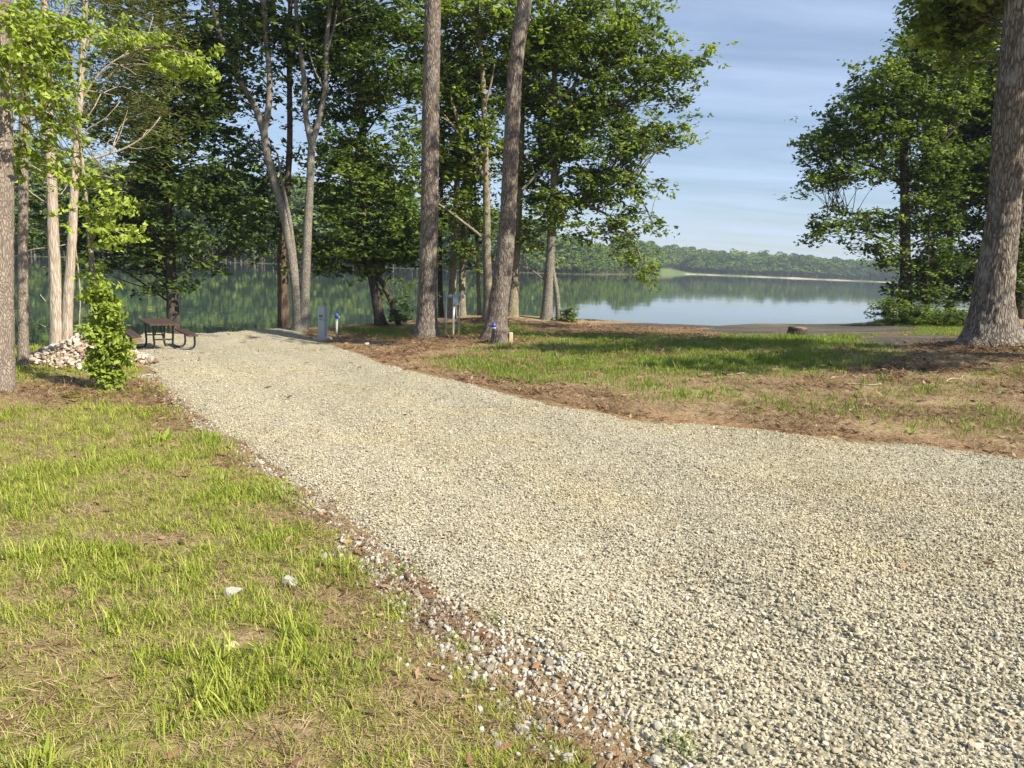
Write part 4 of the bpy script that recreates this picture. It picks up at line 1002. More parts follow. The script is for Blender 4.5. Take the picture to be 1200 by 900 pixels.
bl = [blob_at(290, 70, 24.2, 50, 45, .55), blob_at(370, 60, 24.2, 45, 50, .5), blob_at(330, 20, 24.2, 80, 30, .7), blob_at(280, 150, 24.6, 45, 40, .5), blob_at(385, 150, 24.6, 26, 40, .4)]
make_tree('forked_tree', 'smooth grey tree that forks low into tall slender stems beyond the gravel', [s1, s2], bl, MAT['bark_grey'], MAT['leaf_deep'], 'broad', per=44, dens=4.5, limbs=lim, sides=24, step=.12, seed=10, up_dens=.8,
          upper=[(tuple(at(x, 0, d)[:2]) + (z,), (2.2, 2.2, 1.1), 1) for x, z in [(270, 9), (330, 10), (390, 9.5)]])

# --- tree at 440
s = up_from(stem_px([(447, 387, 6.4), (440, 345, 5.4), (434, 310, 4.8), (428, 250, 4.2), (424, 150, 3.4), (420, 0, 2.6)], 25.5), 11, (0, 0), .04)
s2 = stem_px([(469, 384, 3.6), (461, 360, 3.4), (448, 332, 3.2), (438, 315, 3)], 25.5); 
bl = [blob_at(435, 275, 25.5, 65, 45, 1.1), blob_at(405, 205, 25.5, 50, 65, 1.1), blob_at(450, 190, 25.5, 60, 60, 1.1), blob_at(400, 90, 25.5, 45, 70, 1.0), blob_at(455, 80, 25.5, 60, 70, 1.1), blob_at(430, 15, 25.5, 70, 35, 1.1), blob_at(400, 300, 25.5, 40, 30, 1), blob_at(470, 310, 25.5, 24, 26, .8), blob_at(475, 250, 25.6, 40, 60, .9), blob_at(380, 300, 25.4, 26, 22, .8), blob_at(465, 345, 25.5, 14, 16, .6)]
make_tree('shade_tree', 'bushy tree with two dark leaning stems left of the tall straight pine', [s, s2], bl, MAT['bark_dark'], MAT['leaf_mid'], 'broad', per=56, dens=4.6, seed=11, up_dens=.8,
          upper=[(tuple(at(x, 0, 25.5)[:2]) + (z,), (2.2, 2.2, 1.2), 1) for x, z in [(400, 9.5), (460, 9.5), (430, 11)]])

# --- slim stems behind the meter
for k, (pts, lab) in enumerate([
    ([(529, 392, 5.2), (530, 345, 4.6), (532, 290, 4.2), (535, 230, 3.6), (537, 150, 2.8), (540, 60, 2)], 'slim pale trunk standing directly behind the meter box'),
    ([(541, 392, 4.6), (541.5, 340, 4), (543, 290, 3.6), (545, 220, 3.0), (548, 140, 2.4), (550, 50, 1.8)], 'slim pale trunk just right of the meter posts'),
    ([(517, 393, 3.4), (516, 340, 3), (515, 290, 2.8), (517, 230, 2.4), (520, 150, 1.8)], 'thin dark trunk half hidden by the straight pine'),
    ([(562, 378, 2.6), (561, 345, 2.4), (560, 310, 2.2), (558, 260, 1.8), (556, 200, 1.2)], 'thin dappled stem left of the mossy forked tree')]):
    d = 27.5 + .5 * k
    s = stem_px(pts, d)
    make_tree('slender_tree', lab, [s], [blob_at(pts[-1][0], pts[-1][1] + 30, d, 26, 50, .8), blob_at(pts[-2][0] - 4, pts[-2][1] + 10, d + .3, 24, 40, .6)], MAT['bark_moss' if k != 2 else 'bark_dark'], MAT['leaf_deep'], 'broad', per=46, dens=4.5, sides=14, seed=12 + k, group='slim trunks behind the meter')

# --- mossy forked tree
d = 26.5
s = up_from(stem_px([(573, 376, 6.6), (571.5, 330, 5.2), (570.5, 280, 4.6), (570, 220, 4.2), (568, 150, 3.4), (565, 80, 2.8), (558, 0, 2.2)], d), 11, (0, 0), .03)
lim = [stem_px(p, d, False) for p in [[(570, 215, 3.2), (560, 190, 2.8), (545, 165, 2.5), (533, 130, 2), (524, 95, 1.6), (517, 62, 1.2)], [(545, 165, 1.6), (530, 147, 1.2), (516, 128, .9)], [(535, 150, 1.4), (522, 140, 1.1), (505, 133, .7)], [(570, 282, 2.0), (545, 262, 1.7), (515, 240, 1.4), (490, 225, 1.2), (470, 205, 1.0), (460, 190, .7)], [(566, 130, 1.5), (575, 100, 1.2), (580, 70, .9)]]]
bl = [blob_at(540, 60, d + .5, 50, 60, 1.0), blob_at(565, 150, d + .8, 40, 60, .9), blob_at(530, 190, d + 1, 40, 50, .9), blob_at(560, 10, d, 60, 25, 1.0), blob_at(545, 250, d + 1, 36, 30, .8), blob_at(555, 300, d + .8, 26, 20, .6), blob_at(430, 100, d - .5, 20, 10, .6), blob_at(520, 110, d + 1.4, 40, 60, .8)]
make_tree('forked_tree', 'mossy pale tree forking in a slim Y between the two pines', [s], bl, MAT['bark_moss'], MAT['leaf_oak'], 'broad', per=56, dens=5.2, limbs=lim, sides=18, step=.15, seed=20, up_dens=.8,
          upper=[(tuple(at(x, 0, d)[:2]) + (z,), (2.2, 2.2, 1.2), 1) for x, z in [(540, 9.5), (590, 10.5)]])
s = up_from(stem_px([(600, 372, 7), (603, 320, 5.6), (606, 270, 5), (610, 190, 4), (612, 100, 3.2), (613, 0, 2.4)], 28.0), 11, (0, 0), .03)
make_tree('slender_tree', 'pale straight trunk with a mossy foot just right of the curving pine', [s], [blob_at(612, 140, 28.4, 36, 80, .9), blob_at(620, 60, 28.4, 46, 60, .9), blob_at(628, 230, 28.4, 26, 36, .8)], MAT['bark_moss'], MAT['leaf_oak'], 'broad', per=50, dens=5, seed=21, sides=18)

# --- oak whose crown overhangs the lake
d = 27.5
s = up_from(stem_px([(640, 376, 6.6), (643, 330, 5.6), (646, 280, 5), (649, 230, 4.4), (649, 160, 3.8), (650, 80, 3), (652, 0, 2.4)], d), 12, (.5, 0), .04)
s2 = stem_px([(655, 374, 3.4), (652.5, 345, 3), (648, 318, 2.8), (645, 300, 2.6)], d)
lim = [stem_px(p, d, False) for p in [[(612, 222, 1.6, -.4), (632, 202, 1.6, -.4), (655, 180, 1.6, -.4), (688, 156, 1.4, -.4), (712, 140, 1.2, -.3), (738, 118, .9, -.2)], [(649, 210, 2.4), (680, 200, 2), (715, 205, 1.6), (745, 225, 1.2), (765, 260, .8)], [(650, 120, 2.2), (690, 90, 1.8), (740, 75, 1.3), (790, 75, .9), (820, 72, .6)], [(649, 235, 2.2), (685, 240, 1.8), (725, 262, 1.3), (748, 295, .9), (755, 315, .6)], [(652, 60, 2), (690, 20, 1.6), (725, -10, 1.2)], [(640, 330, 1.2), (625, 318, .9), (612, 312, .6)]]]
bl = [blob_at(690, 40, d, 60, 45, 1.0), blob_at(660, 110, d, 55, 50, 1.0), blob_at(715, 110, d, 50, 45, 1.0), blob_at(755, 90, d, 35, 32, .9), blob_at(795, 85, d, 22, 18, .9), blob_at(820, 68, d, 12, 8, 1.0), blob_at(808, 115, d, 18, 12, .8), blob_at(690, 180, d, 60, 36, 1.0), blob_at(748, 160, d, 35, 28, .9), blob_at(785, 158, d, 18, 20, .8), blob_at(660, 240, d, 34, 30, .9), blob_at(715, 225, d, 42, 26, .9), blob_at(752, 218, d, 24, 18, .8),
      blob_at(730, 268, d, 26, 16, .9), blob_at(765, 258, d, 20, 12, .9), blob_at(748, 300, d, 20, 14, .9), blob_at(750, 322, d, 12, 10, .8), blob_at(690, 275, d, 18, 9, .6), blob_at(735, 20, d, 30, 30, .9), blob_at(755, 45, d, 18, 18, .7), blob_at(640, 30, d, 40, 40, .9), blob_at(620, 280, d + .3, 22, 24, .6), blob_at(640, 175, d, 30, 30, .8)]
make_tree('oak_tree', 'leafy oak leaning its crown out over the lake, drooping boughs at right', [s, s2], bl, MAT['bark_grey'], MAT['leaf_oak'], 'broad', per=60, dens=6, limbs=lim, sides=20, step=.15, seed=22, up_dens=.9,
          upper=[(tuple(at(x, 0, d)[:2]) + (z,), (2.4, 2.4, 1.2), 1) for x, z in [(620, 10), (680, 9.8), (650, 12)]])
c = on_ground(664, 27.0)
make_tree('sapling', 'low leafy sprout at the foot of the lakeside oak', [np.array([[*(c - [0, 0, .05]), .012], [c[0] + .03, c[1], c[2] + .4, .006]])], [((c[0], c[1], c[2] + .25), (.24, .2, .25), 1)], MAT['bark_dark'], MAT['leaf_oak'], 'small', per=26, dens=90, clump=.35, seed=23, sides=6, twig=.004)

# --- unseen tree added beyond the right edge, crown shaped to shade bank and oak
g = np.array([13.4, 10.4, 0]); g[2] = gz(13.4, 10.4)
make_tree('shade_tree', 'unseen tall tree added outside the frame at right to shade the bank', [np.array([[*(g - [0, 0, .15]), .26], [13.4, 10.4, 4, .2], [13.2, 10.4, 8, .15], [13, 10.4, 11, .05]])],
          [((11.0, 8.9, 6.6), (2.4, .8, .5), .8), ((13.2, 11.6, 9.3), (2.2, 1.8, 1.3), .8), ((11.2, 10.2, 9.6), (2.0, 1.0, .8), .8), ((13.5, 9.4, 8), (1.6, 1.6, 1), .8)], MAT['bark_oak'], MAT['leaf_oak'], 'coarse', per=40, dens=4, seed=60)

# --- right-hand lakeside trees
d = 30.0
s = up_from(stem_px([(1062, 378, 7), (1061, 320, 6), (1060.5, 250, 5.2), (1059, 160, 4.2), (1056, 80, 3)], d), 9.6, (0, 0), .03)
lim = [stem_px(p, d, False) for p in [[(1060, 220, 2.2), (1035, 200, 1.8), (1005, 190, 1.3), (970, 180, .8)], [(1060, 260, 2), (1030, 250, 1.6), (1000, 250, 1.1), (970, 245, .7)], [(1058, 150, 2), (1030, 125, 1.5), (1000, 110, 1)], [(1060, 215, 2), (1085, 190, 1.6), (1110, 160, 1.1)], [(1061, 290, 1.4), (1085, 280, 1), (1110, 280, .7)]]]
bl = [blob_at(1050, 105, d, 55, 42, 1.0), blob_at(1010, 140, d, 45, 38, 1.0), blob_at(970, 165, d, 28, 26, .9), blob_at(1000, 195, d, 45, 30, .9), blob_at(962, 215, d, 20, 22, .7), blob_at(1085, 170, d, 50, 50, .9), blob_at(985, 260, d, 36, 16, .9), blob_at(955, 272, d, 14, 8, .9), blob_at(1035, 262, d, 34, 20, .7), blob_at(1085, 250, d, 36, 36, .8), blob_at(1045, 300, d, 24, 12, .7), blob_at(1090, 305, d, 28, 18, .8), blob_at(1075, 65, d, 36, 20, 1), blob_at(1110, 110, d + .5, 40, 50, 1), blob_at(1030, 288, d, 30, 10, .8), blob_at(955, 190, d, 14, 12, .8)]
make_tree('shade_tree', 'broad dark-trunked tree at the water\'s edge left of the massive oak', [s], bl, MAT['bark_dark'], MAT['leaf_mid'], 'broad', per=62, dens=6, limbs=lim, seed=24, sides=18)
for k, (pts, bls, lab) in enumerate([
    ([(1112, 384, 4), (1113, 300, 3.4), (1116, 200, 2.8), (1120, 80, 2)], [(1120, 200, 40, 60, 1.1), (1130, 120, 45, 50, 1.1), (1115, 280, 36, 50, 1.0), (1120, 330, 34, 25, 1.0), (1140, 40, 40, 40, 1.1), (1150, 90, 36, 40, 1.1), (1110, 70, 36, 30, 1.0), (1155, 150, 30, 50, 1.0), (1098, 22, 30, 26, 1.2), (1135, 10, 34, 30, 1.2), (1085, 60, 24, 26, 1.0)], 'dense dark tree in shade just left of the massive oak'),
    ([(1194, 392, 5.5), (1194, 300, 5), (1196, 200, 4.4), (1198, 60, 3.6)], [(1200, 220, 36, 80, 1.0), (1210, 100, 40, 70, 1.0), (1160, 300, 40, 50, 1.0), (1190, 320, 36, 36, 1.0), (1150, 180, 40, 70, 1.0)], 'dense dark tree hidden behind the massive oak'),
    ([(1085, 378, 2), (1086, 340, 1.7), (1088, 290, 1.4), (1090, 240, 1)], [(1088, 300, 20, 30, .8), (1095, 340, 26, 16, .9), (1075, 345, 22, 18, .9)], 'thin young tree right of the dark trunk by the water'),
    ([(1240, 395, 6), (1242, 280, 5), (1246, 100, 4)], [(1250, 220, 50, 90, 1), (1240, 330, 40, 40, 1), (1250, 90, 50, 70, 1)], 'dark tree beyond the right edge behind the oak')]):
    d = [31.5, 30.5, 29.5, 32][k]
    s = stem_px(pts, d)
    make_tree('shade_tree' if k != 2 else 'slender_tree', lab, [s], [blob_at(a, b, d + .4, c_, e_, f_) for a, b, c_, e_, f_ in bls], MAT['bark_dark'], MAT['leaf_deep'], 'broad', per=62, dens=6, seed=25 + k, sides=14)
# undergrowth along the right shore
for k, (px, d, rx, h, lab) in enumerate([(1045, 29.0, .8, 1.3, 'leafy bush at the water\'s edge left of the dark trunk'), (1072, 28.5, .8, .9, 'low bush in front of the dark lakeside trunk'), (1100, 28.0, 1.1, .8, 'spreading low bush under the trees left of the oak'), (1128, 27, .9, .7, 'low bush touching the oak trunk from behind')]):
    c = on_ground(px, d)
    make_tree('bush', lab, [np.array([[c[0], c[1], c[2] - .05, .03], [c[0], c[1], c[2] + h * .6, .012]])], [((c[0], c[1], c[2] + h * .45), (rx, .7, h * .5), 1)], MAT['bark_dark'], MAT['leaf_deep' if k % 2 else 'leaf_oak'], 'small', per=50, dens=16, clump=.6, seed=40 + k, sides=6, cat='bush', crown='foliage', twig=.008)
for k, (px, d, rx, h, lab) in enumerate([(467, 25.2, .35, .55, 'small bush hanging at the foot of the leaning dark stem')]):
    c = on_ground(px, d)
    make_tree('bush', lab, [np.array([[c[0], c[1], c[2] - .05, .02], [c[0], c[1], c[2] + h * .6, .01]])], [((c[0], c[1], c[2] + h * .6), (rx, .3, h * .5), 1)], MAT['bark_dark'], MAT['leaf_deep'], 'small', per=30, dens=30, clump=.4, seed=50 + k, sides=6, cat='bush', crown='foliage', twig=.006)

# ------------------------------------------------------------------ far shore woods
def far_tree_source(seed, n=520, light=False):
    r = np.random.default_rng(seed)
    b = []
    k = r.integers(7, 11)
    cl = []
    for i in range(k):
        z = r.uniform(.28, .92); w = .30 * math.sqrt(max(.05, 1 - ((z - .5) / .5) ** 2)) * r.uniform(.6, 1.15)
        a = r.uniform(0, 2 * pi); c = np.array([cos(a) * w * .7, sin(a) * w * .7, z])
        d = r.normal(size=(n // k, 3)); d /= np.linalg.norm(d, axis=1)[:, None]; d[:, 2] = np.abs(d[:, 2]) * 1.0 - .25
        p = c + d * np.array([.15, .15, .11]) * r.uniform(.7, 1.25); cl.append(np.c_[p, np.full(len(p), r.uniform(.2, .8))])
    cl = np.concatenate(cl); m = len(cl)
    s = r.uniform(.022, .045, m)[:, None]
    u = r.normal(size=(m, 3)); u /= np.linalg.norm(u, axis=1)[:, None]; v = r.normal(size=(m, 3)); v -= u * (u * v).sum(1)[:, None]; v /= np.linalg.norm(v, axis=1)[:, None]
    u[:, 2] *= .6
    V = np.stack([cl[:, :3] - u * s, cl[:, :3] + v * s * .6, cl[:, :3] + u * s, cl[:, :3] - v * s * .6], 1).reshape(-1, 3)
    F = np.arange(m * 4).reshape(-1, 4)
    rnd = np.repeat(np.clip(cl[:, 3] + r.normal(0, .15, m), 0, 1), 4)
    # trunk
    T, Fq, _, _ = sweep(np.array([[0, 0, -.05], [.01, 0, .4], [0, .01, .8]]), np.array([.014, .011, .004]), 5)
    me = mesh_from('far tree', np.r_[V, T], np.r_[F, Fq + len(V)], MAT_FAR, False, dict(rnd=np.r_[rnd, np.zeros(len(T))], wood=np.r_[np.zeros(len(V)), np.ones(len(T))]))
    return source(me)
m = Mat('far woods'); m.set(.8, .1)
oi = m.n('ShaderNodeObjectInfo')
f = m.math('ADD', m.math('MULTIPLY', m.attr('rnd'), .45), m.math('MULTIPLY', oi.outputs['Random'], .55))
col = m.ramp(f, [(.1, (.045, .09, .026)), (.4, (.10, .165, .034)), (.7, (.17, .24, .048)), (1.0, (.27, .32, .07))])
m.color(m.mix(m.attr('wood'), col, (.16, .14, .11)))
MAT_FAR = m.m
def build_far():
    src = [far_tree_source(600 + k) for k in range(6)]
    P, S, I = [], [], []
    for az0, az1, n, depth, h0, h1 in ((-.85, az_of(470), 1700, 70, 15, 24), (az_of(470), az_of(640), 700, 70, 12, 18), (az_of(640), az_of(735), 480, 70, 8, 11.5), (az_of(725), az_of(800), 420, 90, 11, 14.5), (az_of(780), az_of(1060), 1400, 80, 12, 16), (az_of(1040), .9, 500, 80, 12, 17), (-1.4, -.85, 300, 60, 12, 20)):
        az = rng.uniform(az0, az1, n); t = 1 + depth * rng.uniform(0, 1, n) ** 1.4
        far = (az > az_of(774)) & (az < az_of(812)); t = np.where(far, t + 60 + 0 * az, t); t = np.where(az > az_of(800), t + 16, t)
        fr = far_r(az) + t
        x, y = fr * np.sin(az), fr * np.cos(az); z = ground_h(x, y)
        h = rng.uniform(h0, h1, n) * (.85 + .3 * vnoise(az * 30, t * .02, 0, 91)) * np.where(rng.uniform(size=n) < .05, 1.18, 1); h = np.where(t < 4, h * rng.uniform(.25, .8, n), h)
        P.append(np.stack([x, y, z], 1)); S.append(np.stack([h * rng.uniform(.8, 1.25, n)] * 2 + [h], 1)); I.append(rng.integers(0, 6, n))
    P = np.concatenate(P); S = np.concatenate(S); I = np.concatenate(I)
    rot = np.zeros((len(P), 3)); rot[:, 2] = rng.uniform(0, 2 * pi, len(P))
    scatter('forest', P, rot, S, I, src, 'unbroken wooded shore on the far side of the lake')
build_far()

# ------------------------------------------------------------------ picnic table
MAT['brown'] = plain('brown coated boards', (0.07, 0.042, 0.032), .55, .4, 0, .2, 30, .002)
MAT['black'] = plain('black steel tube', (0.012, 0.012, 0.014), .35, .5, 0, .2, 20)
MAT['grey_metal'] = plain('grey powder-coated steel', (0.36, 0.40, 0.43), .5, .4, 0, .06, 6)
MAT['grey_dark'] = plain('dark grey steel', (0.12, 0.13, 0.14), .5, .4, 0, .1, 6)
MAT['galv'] = plain('galvanized pipe', (0.42, 0.43, 0.43), .45, .5, .35, .15, 30)
MAT['pvc'] = plain('white plastic pipe', (0.74, 0.73, 0.69), .45, .4, 0, .05, 10)
MAT['blue'] = plain('blue paint', (0.01, 0.09, 0.36), .4, .5, 0, .1, 10)
MAT['navy'] = plain('dark blue plastic', (0.03, 0.06, 0.30), .4, .5, 0, .1, 10)
MAT['concrete'] = plain('weathered concrete', (0.40, 0.37, 0.32), .9, .2, 0, .15, 8, .005)
MAT['cut_wood'] = plain('fresh cut wood', (0.62, 0.48, 0.28), .8, .2, 0, .15, 30, .003)
MAT['old_wood'] = plain('weathered cut wood', (0.22, 0.165, 0.11), .9, .1, 0, .3, 20, .005)
MAT['glass'] = plain('meter glass', (0.45, 0.47, 0.48), .1, .6, 0, .02, 3)

def rotz(a): return np.array([[cos(a), -sin(a), 0], [sin(a), cos(a), 0], [0, 0, 1]])
def picnic():
    c = on_ground(187, 18.7)
    ang = math.atan2(.81, -.56) - pi / 2            # the long axis (local Y) points away and to the left
    t = thing('picnic_table', 'brown-topped picnic table on black tube legs at the end of the gravel', 'picnic table', c, ang)
    slope = [gz(c[0] + math.cos(ang + pi / 2) * k, c[1] + math.sin(ang + pi / 2) * k) - c[2] for k in (-.65, .65)]
    t.location.z = c[2] + .01; t.scale = (.9, .9, .9)
    LEN = 1.83
    def boards(name, x0, n, w, z, th):
        b = Buf()
        for i in range(n): b.box((x0 + (i - (n - 1) / 2) * (w + .008), 0, z), (w, LEN, th), .008)
        return b.build(name, MAT['brown'], t)
    boards('tabletop', 0, 5, .142, .745, .045)
    for sx in (-1, 1): boards('bench_seat', sx * .70, 2, .125, .445, .045)
    for sy, dz in ((-.62, slope[0]), (.62, slope[1])):
        for sx in (-1, 1):
            b = Buf()
            P = [(sx * .24, sy, .715), (sx * .24, sy, .4), (sx * .24, sy, .12), (sx * .265, sy, .055), (sx * .33, sy, .025), (sx * .5, sy, .02), (sx * .68, sy, .025), (sx * .755, sy, .055), (sx * .785, sy, .12), (sx * .79, sy, .25), (sx * .79, sy, .42)]
            P = np.array(P); P[:, 2] += dz * np.clip((.4 - P[:, 2]) / .4, 0, 1)
            b.tube(catmull(P, 44), .027, 10)
            b.tube([(sx * .60, sy, .415), (sx * .82, sy, .415)], .018, 8); b.tube([(sx * .24, sy, .715), (sx * .05, sy, .715)], .018, 8)
            b.build('leg', MAT['black'], t, True)
        b = Buf().tube([(-.24, sy, .33), (.24, sy, .33)], .018, 8); b.build('crossbar', MAT['black'], t, True)
        b = Buf().tube([(0, sy, .33), (0, sy * .35, .70), (0, 0, .715)], .016, 8); b.build('brace', MAT['black'], t, True)
picnic()

# ------------------------------------------------------------------ power pedestal
c = on_ground(378, 22.0)
t = thing('power_pedestal', 'grey metal hookup pedestal standing past the end of the gravel', 'pedestal', c, radians(-16))
s = 22.0 / F0
Buf().box((0, 0, .02), (.42, .42, .12), .015).build('base_pad', MAT['concrete'], t)
Buf().box((0, 0, .30), (.215, .19, .56), .006).build('housing', MAT['grey_metal'], t)
Buf().box((0, 0, .585), (.19, .17, .016), 0).build('seam', MAT['grey_dark'], t)
b = Buf().box((0, -.002, .775), (.22, .20, .37), .006)
u = b.build('cover', MAT['grey_metal'], t)
Buf().box((0, -.107, .615), (.07, .014, .02), .004).build('latch', MAT['grey_dark'], u)
for zz in (.70, .82): Buf().box((0, -.106, zz), (.12, .012, .075), .004).build('outlet_lid', MAT['grey_dark'] if zz < .75 else MAT['grey_metal'], u)
Buf().box((0, -.003, .968), (.235, .215, .022), .006).build('cap', MAT['grey_metal'], t)

# ------------------------------------------------------------------ water hydrant
c = on_ground(394.5, 22.4)
t = thing('water_hydrant', 'slim white water tap with a blue head right of the grey pedestal', 'water tap', c, radians(-10))
Buf().tube([(0, 0, -.05), (0, 0, .60)], .032, 12).build('pipe', MAT['pvc'], t, True)
Buf().tube([(0.0, .07, -.05), (0, .07, .22)], .03, 8).build('black_stub', MAT['black'], t, True)  # short black tube just behind the foot of the pipe
hd = Buf().lathe([(.0, .59), (.045, .59), (.055, .62), (.055, .69), (.045, .73), (.0, .735)], n=14).build('head', MAT['blue'], t, True)
Buf().tube(catmull(np.array([(.04, -.02, .66), (.09, -.05, .65), (.105, -.06, .61)]), 8), .017, 8).build('spout', MAT['galv'], hd, True)
Buf().tube([(-.01, 0, .73), (-.06, .02, .755), (-.10, .03, .74)], .012, 8).build('handle', MAT['blue'], hd, True)

# ------------------------------------------------------------------ electric meter rack
c = on_ground(530, 20.9); sc = 20.9 / F0
t = thing('utility_meter', 'grey electric meter box on a rack of pale posts beside the straight pine', 'utility meter', c, radians(4))
def off(px): return (px - 530) * sc
for px in (522, 537.2):
    Buf().tube([(off(px), .02, -.15), (off(px), .02, 1.22)], .024, 10).build('post', MAT['galv'], t, True)
Buf().tube([(off(530.8), -.03, -.1), (off(530.8), -.03, .90)], .03, 12).build('conduit', MAT['pvc'], t, True)
Buf().box((off(529.6), .045, 1.12), (off(540) - off(520), .03, .05), .004).build('crossbar', MAT['galv'], t)
bx = Buf().box((off(532.6), -.03, 1.02), (.16, .11, .29), .008).build('meter_box', plain('green-grey box', (.33, .40, .40), .5, .4), t)
Buf().box((off(532.6), -.091, 1.02), (.145, .012, .26), .004).build('door', plain('green-grey door', (.36, .43, .43), .5, .4), bx)
Buf().lathe([(0, 0), (.055, 0), (.055, .05), (.045, .075), (0, .085)], (off(526.4), -.02, 1.12), 16, np.array([[1, 0, 0], [0, 0, -1], [0, 1, 0]]).astype(float)).build('meter', MAT['glass'], t, True)
Buf().lathe([(0, 0), (.05, 0), (.05, .05), (.04, .07), (0, .08)], (off(540.8), -.02, 1.12), 16, np.array([[1, 0, 0], [0, 0, -1], [0, 1, 0]]).astype(float)).build('junction_box', MAT['glass'], t, True)
Buf().tube(catmull(np.array([(off(526.4), -.02, 1.06), (off(527), -.03, .88), (off(525.5), -.03, .80), (off(523.6), -.02, .85), (off(524), 0, .98)]), 14), .011, 6).build('cable', MAT['grey_dark'], t, True)

# ------------------------------------------------------------------ stumps
def stump(name, label, px, d, rad, h, seed, bark, notch=False, moss=False):
    c = on_ground(px, d); t = thing(name, label, 'stump', c)
    me, C = trunk_mesh('trunk', np.array([[0, 0, -.1, rad * 1.12], [0, 0, h * .5, rad * 1.02], [.01, 0, h, rad]]), bark, 48, .03, bark_disp(.012, .05, 2, .35, .16, 5, seed))
    obj('trunk', me, t)
    a = np.linspace(0, 2 * pi, 28, endpoint=False); rr = rad * (.97 + .05 * np.sin(a * 3 + seed))
    b = Buf(); V = [(0.01, 0, h + .012)] + [(.01 + r_ * cos(x), r_ * sin(x), h + .006 + .012 * sin(x * 2)) for x, r_ in zip(a, rr)] + [(.01 + r_ * cos(x), r_ * sin(x), h - .03) for x, r_ in zip(a, rr)]
    b.add(V, np.array([(1 + i, 29 + i, 29 + (i + 1) % 28, 1 + (i + 1) % 28) for i in range(28)]), np.array([(0, 1 + i, 1 + (i + 1) % 28) for i in range(28)])); b.build('cut_face', MAT['old_wood'], t)
    return t, c, h
t, c, h = stump('tree_stump', 'sawn pine stump with a pale split side and a small blue cap on top', 586, 17.6, .20, .33, 5, MAT['bark_pine'])
b = Buf().box((.245, -.06, .13), (.09, .14, .27), .012); b.build('split_slab', MAT['cut_wood'], t)
p = c + np.array([-.16, -.03, h + .014])
q = thing('plastic_cap', 'small blue cap with a white base sitting on the sawn stump', 'cap', p)
Buf().lathe([(0, 0), (.05, 0), (.05, .03), (0, .032)], n=16).build('base', MAT['pvc'], q, True)
Buf().lathe([(0, .03), (.058, .03), (.064, .06), (.055, .10), (.03, .122), (0, .126)], n=16).build('dome', MAT['navy'], q, True)
stump('tree_stump', 'low weathered stump in the grass by the far gravel path', 934, 19.8, .23, .23, 12, MAT['bark_dark'])

# ------------------------------------------------------------------ pile of stones left of the gravel
def pile():
    c = on_ground(100, 11.7)
    t = thing('stone_pile', 'heap of pale stones between the cedar and the vine-wrapped sapling', 'stone pile', c)
    r = np.random.default_rng(5)
    pts = []
    H = lambda x, y: .52 * math.exp(-((x - .2) ** 2 / .30 + (y - .05) ** 2 / .42)) + .10 * math.exp(-((x + .35) ** 2 / .12 + (y + .3) ** 2 / .3))
    # stones settle on a mound of their own
    n = 0
    for k in range(900):
        x, y = r.uniform(-.85, .85), r.uniform(-1.0, 1.1)
        hh = H(x, y)
        if hh < .045 and r.uniform() > .12: continue
        s = r.choice([.034, .045, .058, .075, .095], p=[.34, .32, .2, .1, .04]) * r.uniform(.85, 1.15)
        zz = gz(c[0] + x, c[1] + y) - c[2]
        P = np.array([x, y, zz + hh + s * .12])
        if any((P[0] - q[0]) ** 2 + (P[1] - q[1]) ** 2 < ((s + q[3]) * .62) ** 2 for q in pts): continue
        pts.append((P[0], P[1], P[2], s)); n += 1
        o = D2.objects.new('rock', PILE_ROCKS[r.integers(0, 7)]); COL.objects.link(o); o.parent = t
        o.location = P; o.rotation_euler = (r.normal(0, .35), r.normal(0, .35), r.uniform(0, 6.28)); o.scale = (s,) * 3
        if n >= 290: break
    b = Buf()
    for k in range(900):
        x, y = r.normal(.12, .5), r.normal(-.1, .5)
        if abs(x) > .95 or abs(y) > 1.1: continue
        s = r.uniform(.012, .028); V, F = ICO1; V = V * (1 + .35 * (r.uniform(size=(len(V), 1)) - .5)) * np.array([1, r.uniform(.7, 1), .7])
        b.add(V @ rotz(r.uniform(0, 6)).T * s + np.array([x, y, gz(c[0] + x, c[1] + y) - c[2] + H(x, y) + s * .3]), None, F)
    b.build('rubble_chips', MAT['pile_stone'], t)['kind'] = 'stuff'
    # the earth and rubble core under the stones
    g = np.linspace(-.95, .95, 30); X, Y = np.meshgrid(g, g * 1.2)
    Z = np.array([[gz(c[0] + x, c[1] + y) - c[2] + H(x, y) * .96 - .03 - .9 * max(0, math.hypot(x / .95, y / 1.14) - .72) for x, y in zip(a, b)] for a, b in zip(X, Y)])
    Z += .02 * (fbm(X * 8, Y * 8, 0, 3) - .5)
    i = np.arange(29)[:, None] * 30; j = np.arange(29)[None, :]
    m = Mat('rubble core'); m.set(.95, .1); f = m.noise(m.coord(), 30, 5, .7); m.color(m.ramp(f, [(.3, (.14, .085, .05)), (.55, (.32, .22, .14)), (.7, (.50, .42, .33))])); m.bump(f, .8, .03)
    obj('rubble', mesh_from('rubble', np.stack([X, Y, Z], -1).reshape(-1, 3), np.stack([i + j, i + j + 1, i + 31 + j, i + 30 + j], -1).reshape(-1, 4), m.m, True), t)
pile()

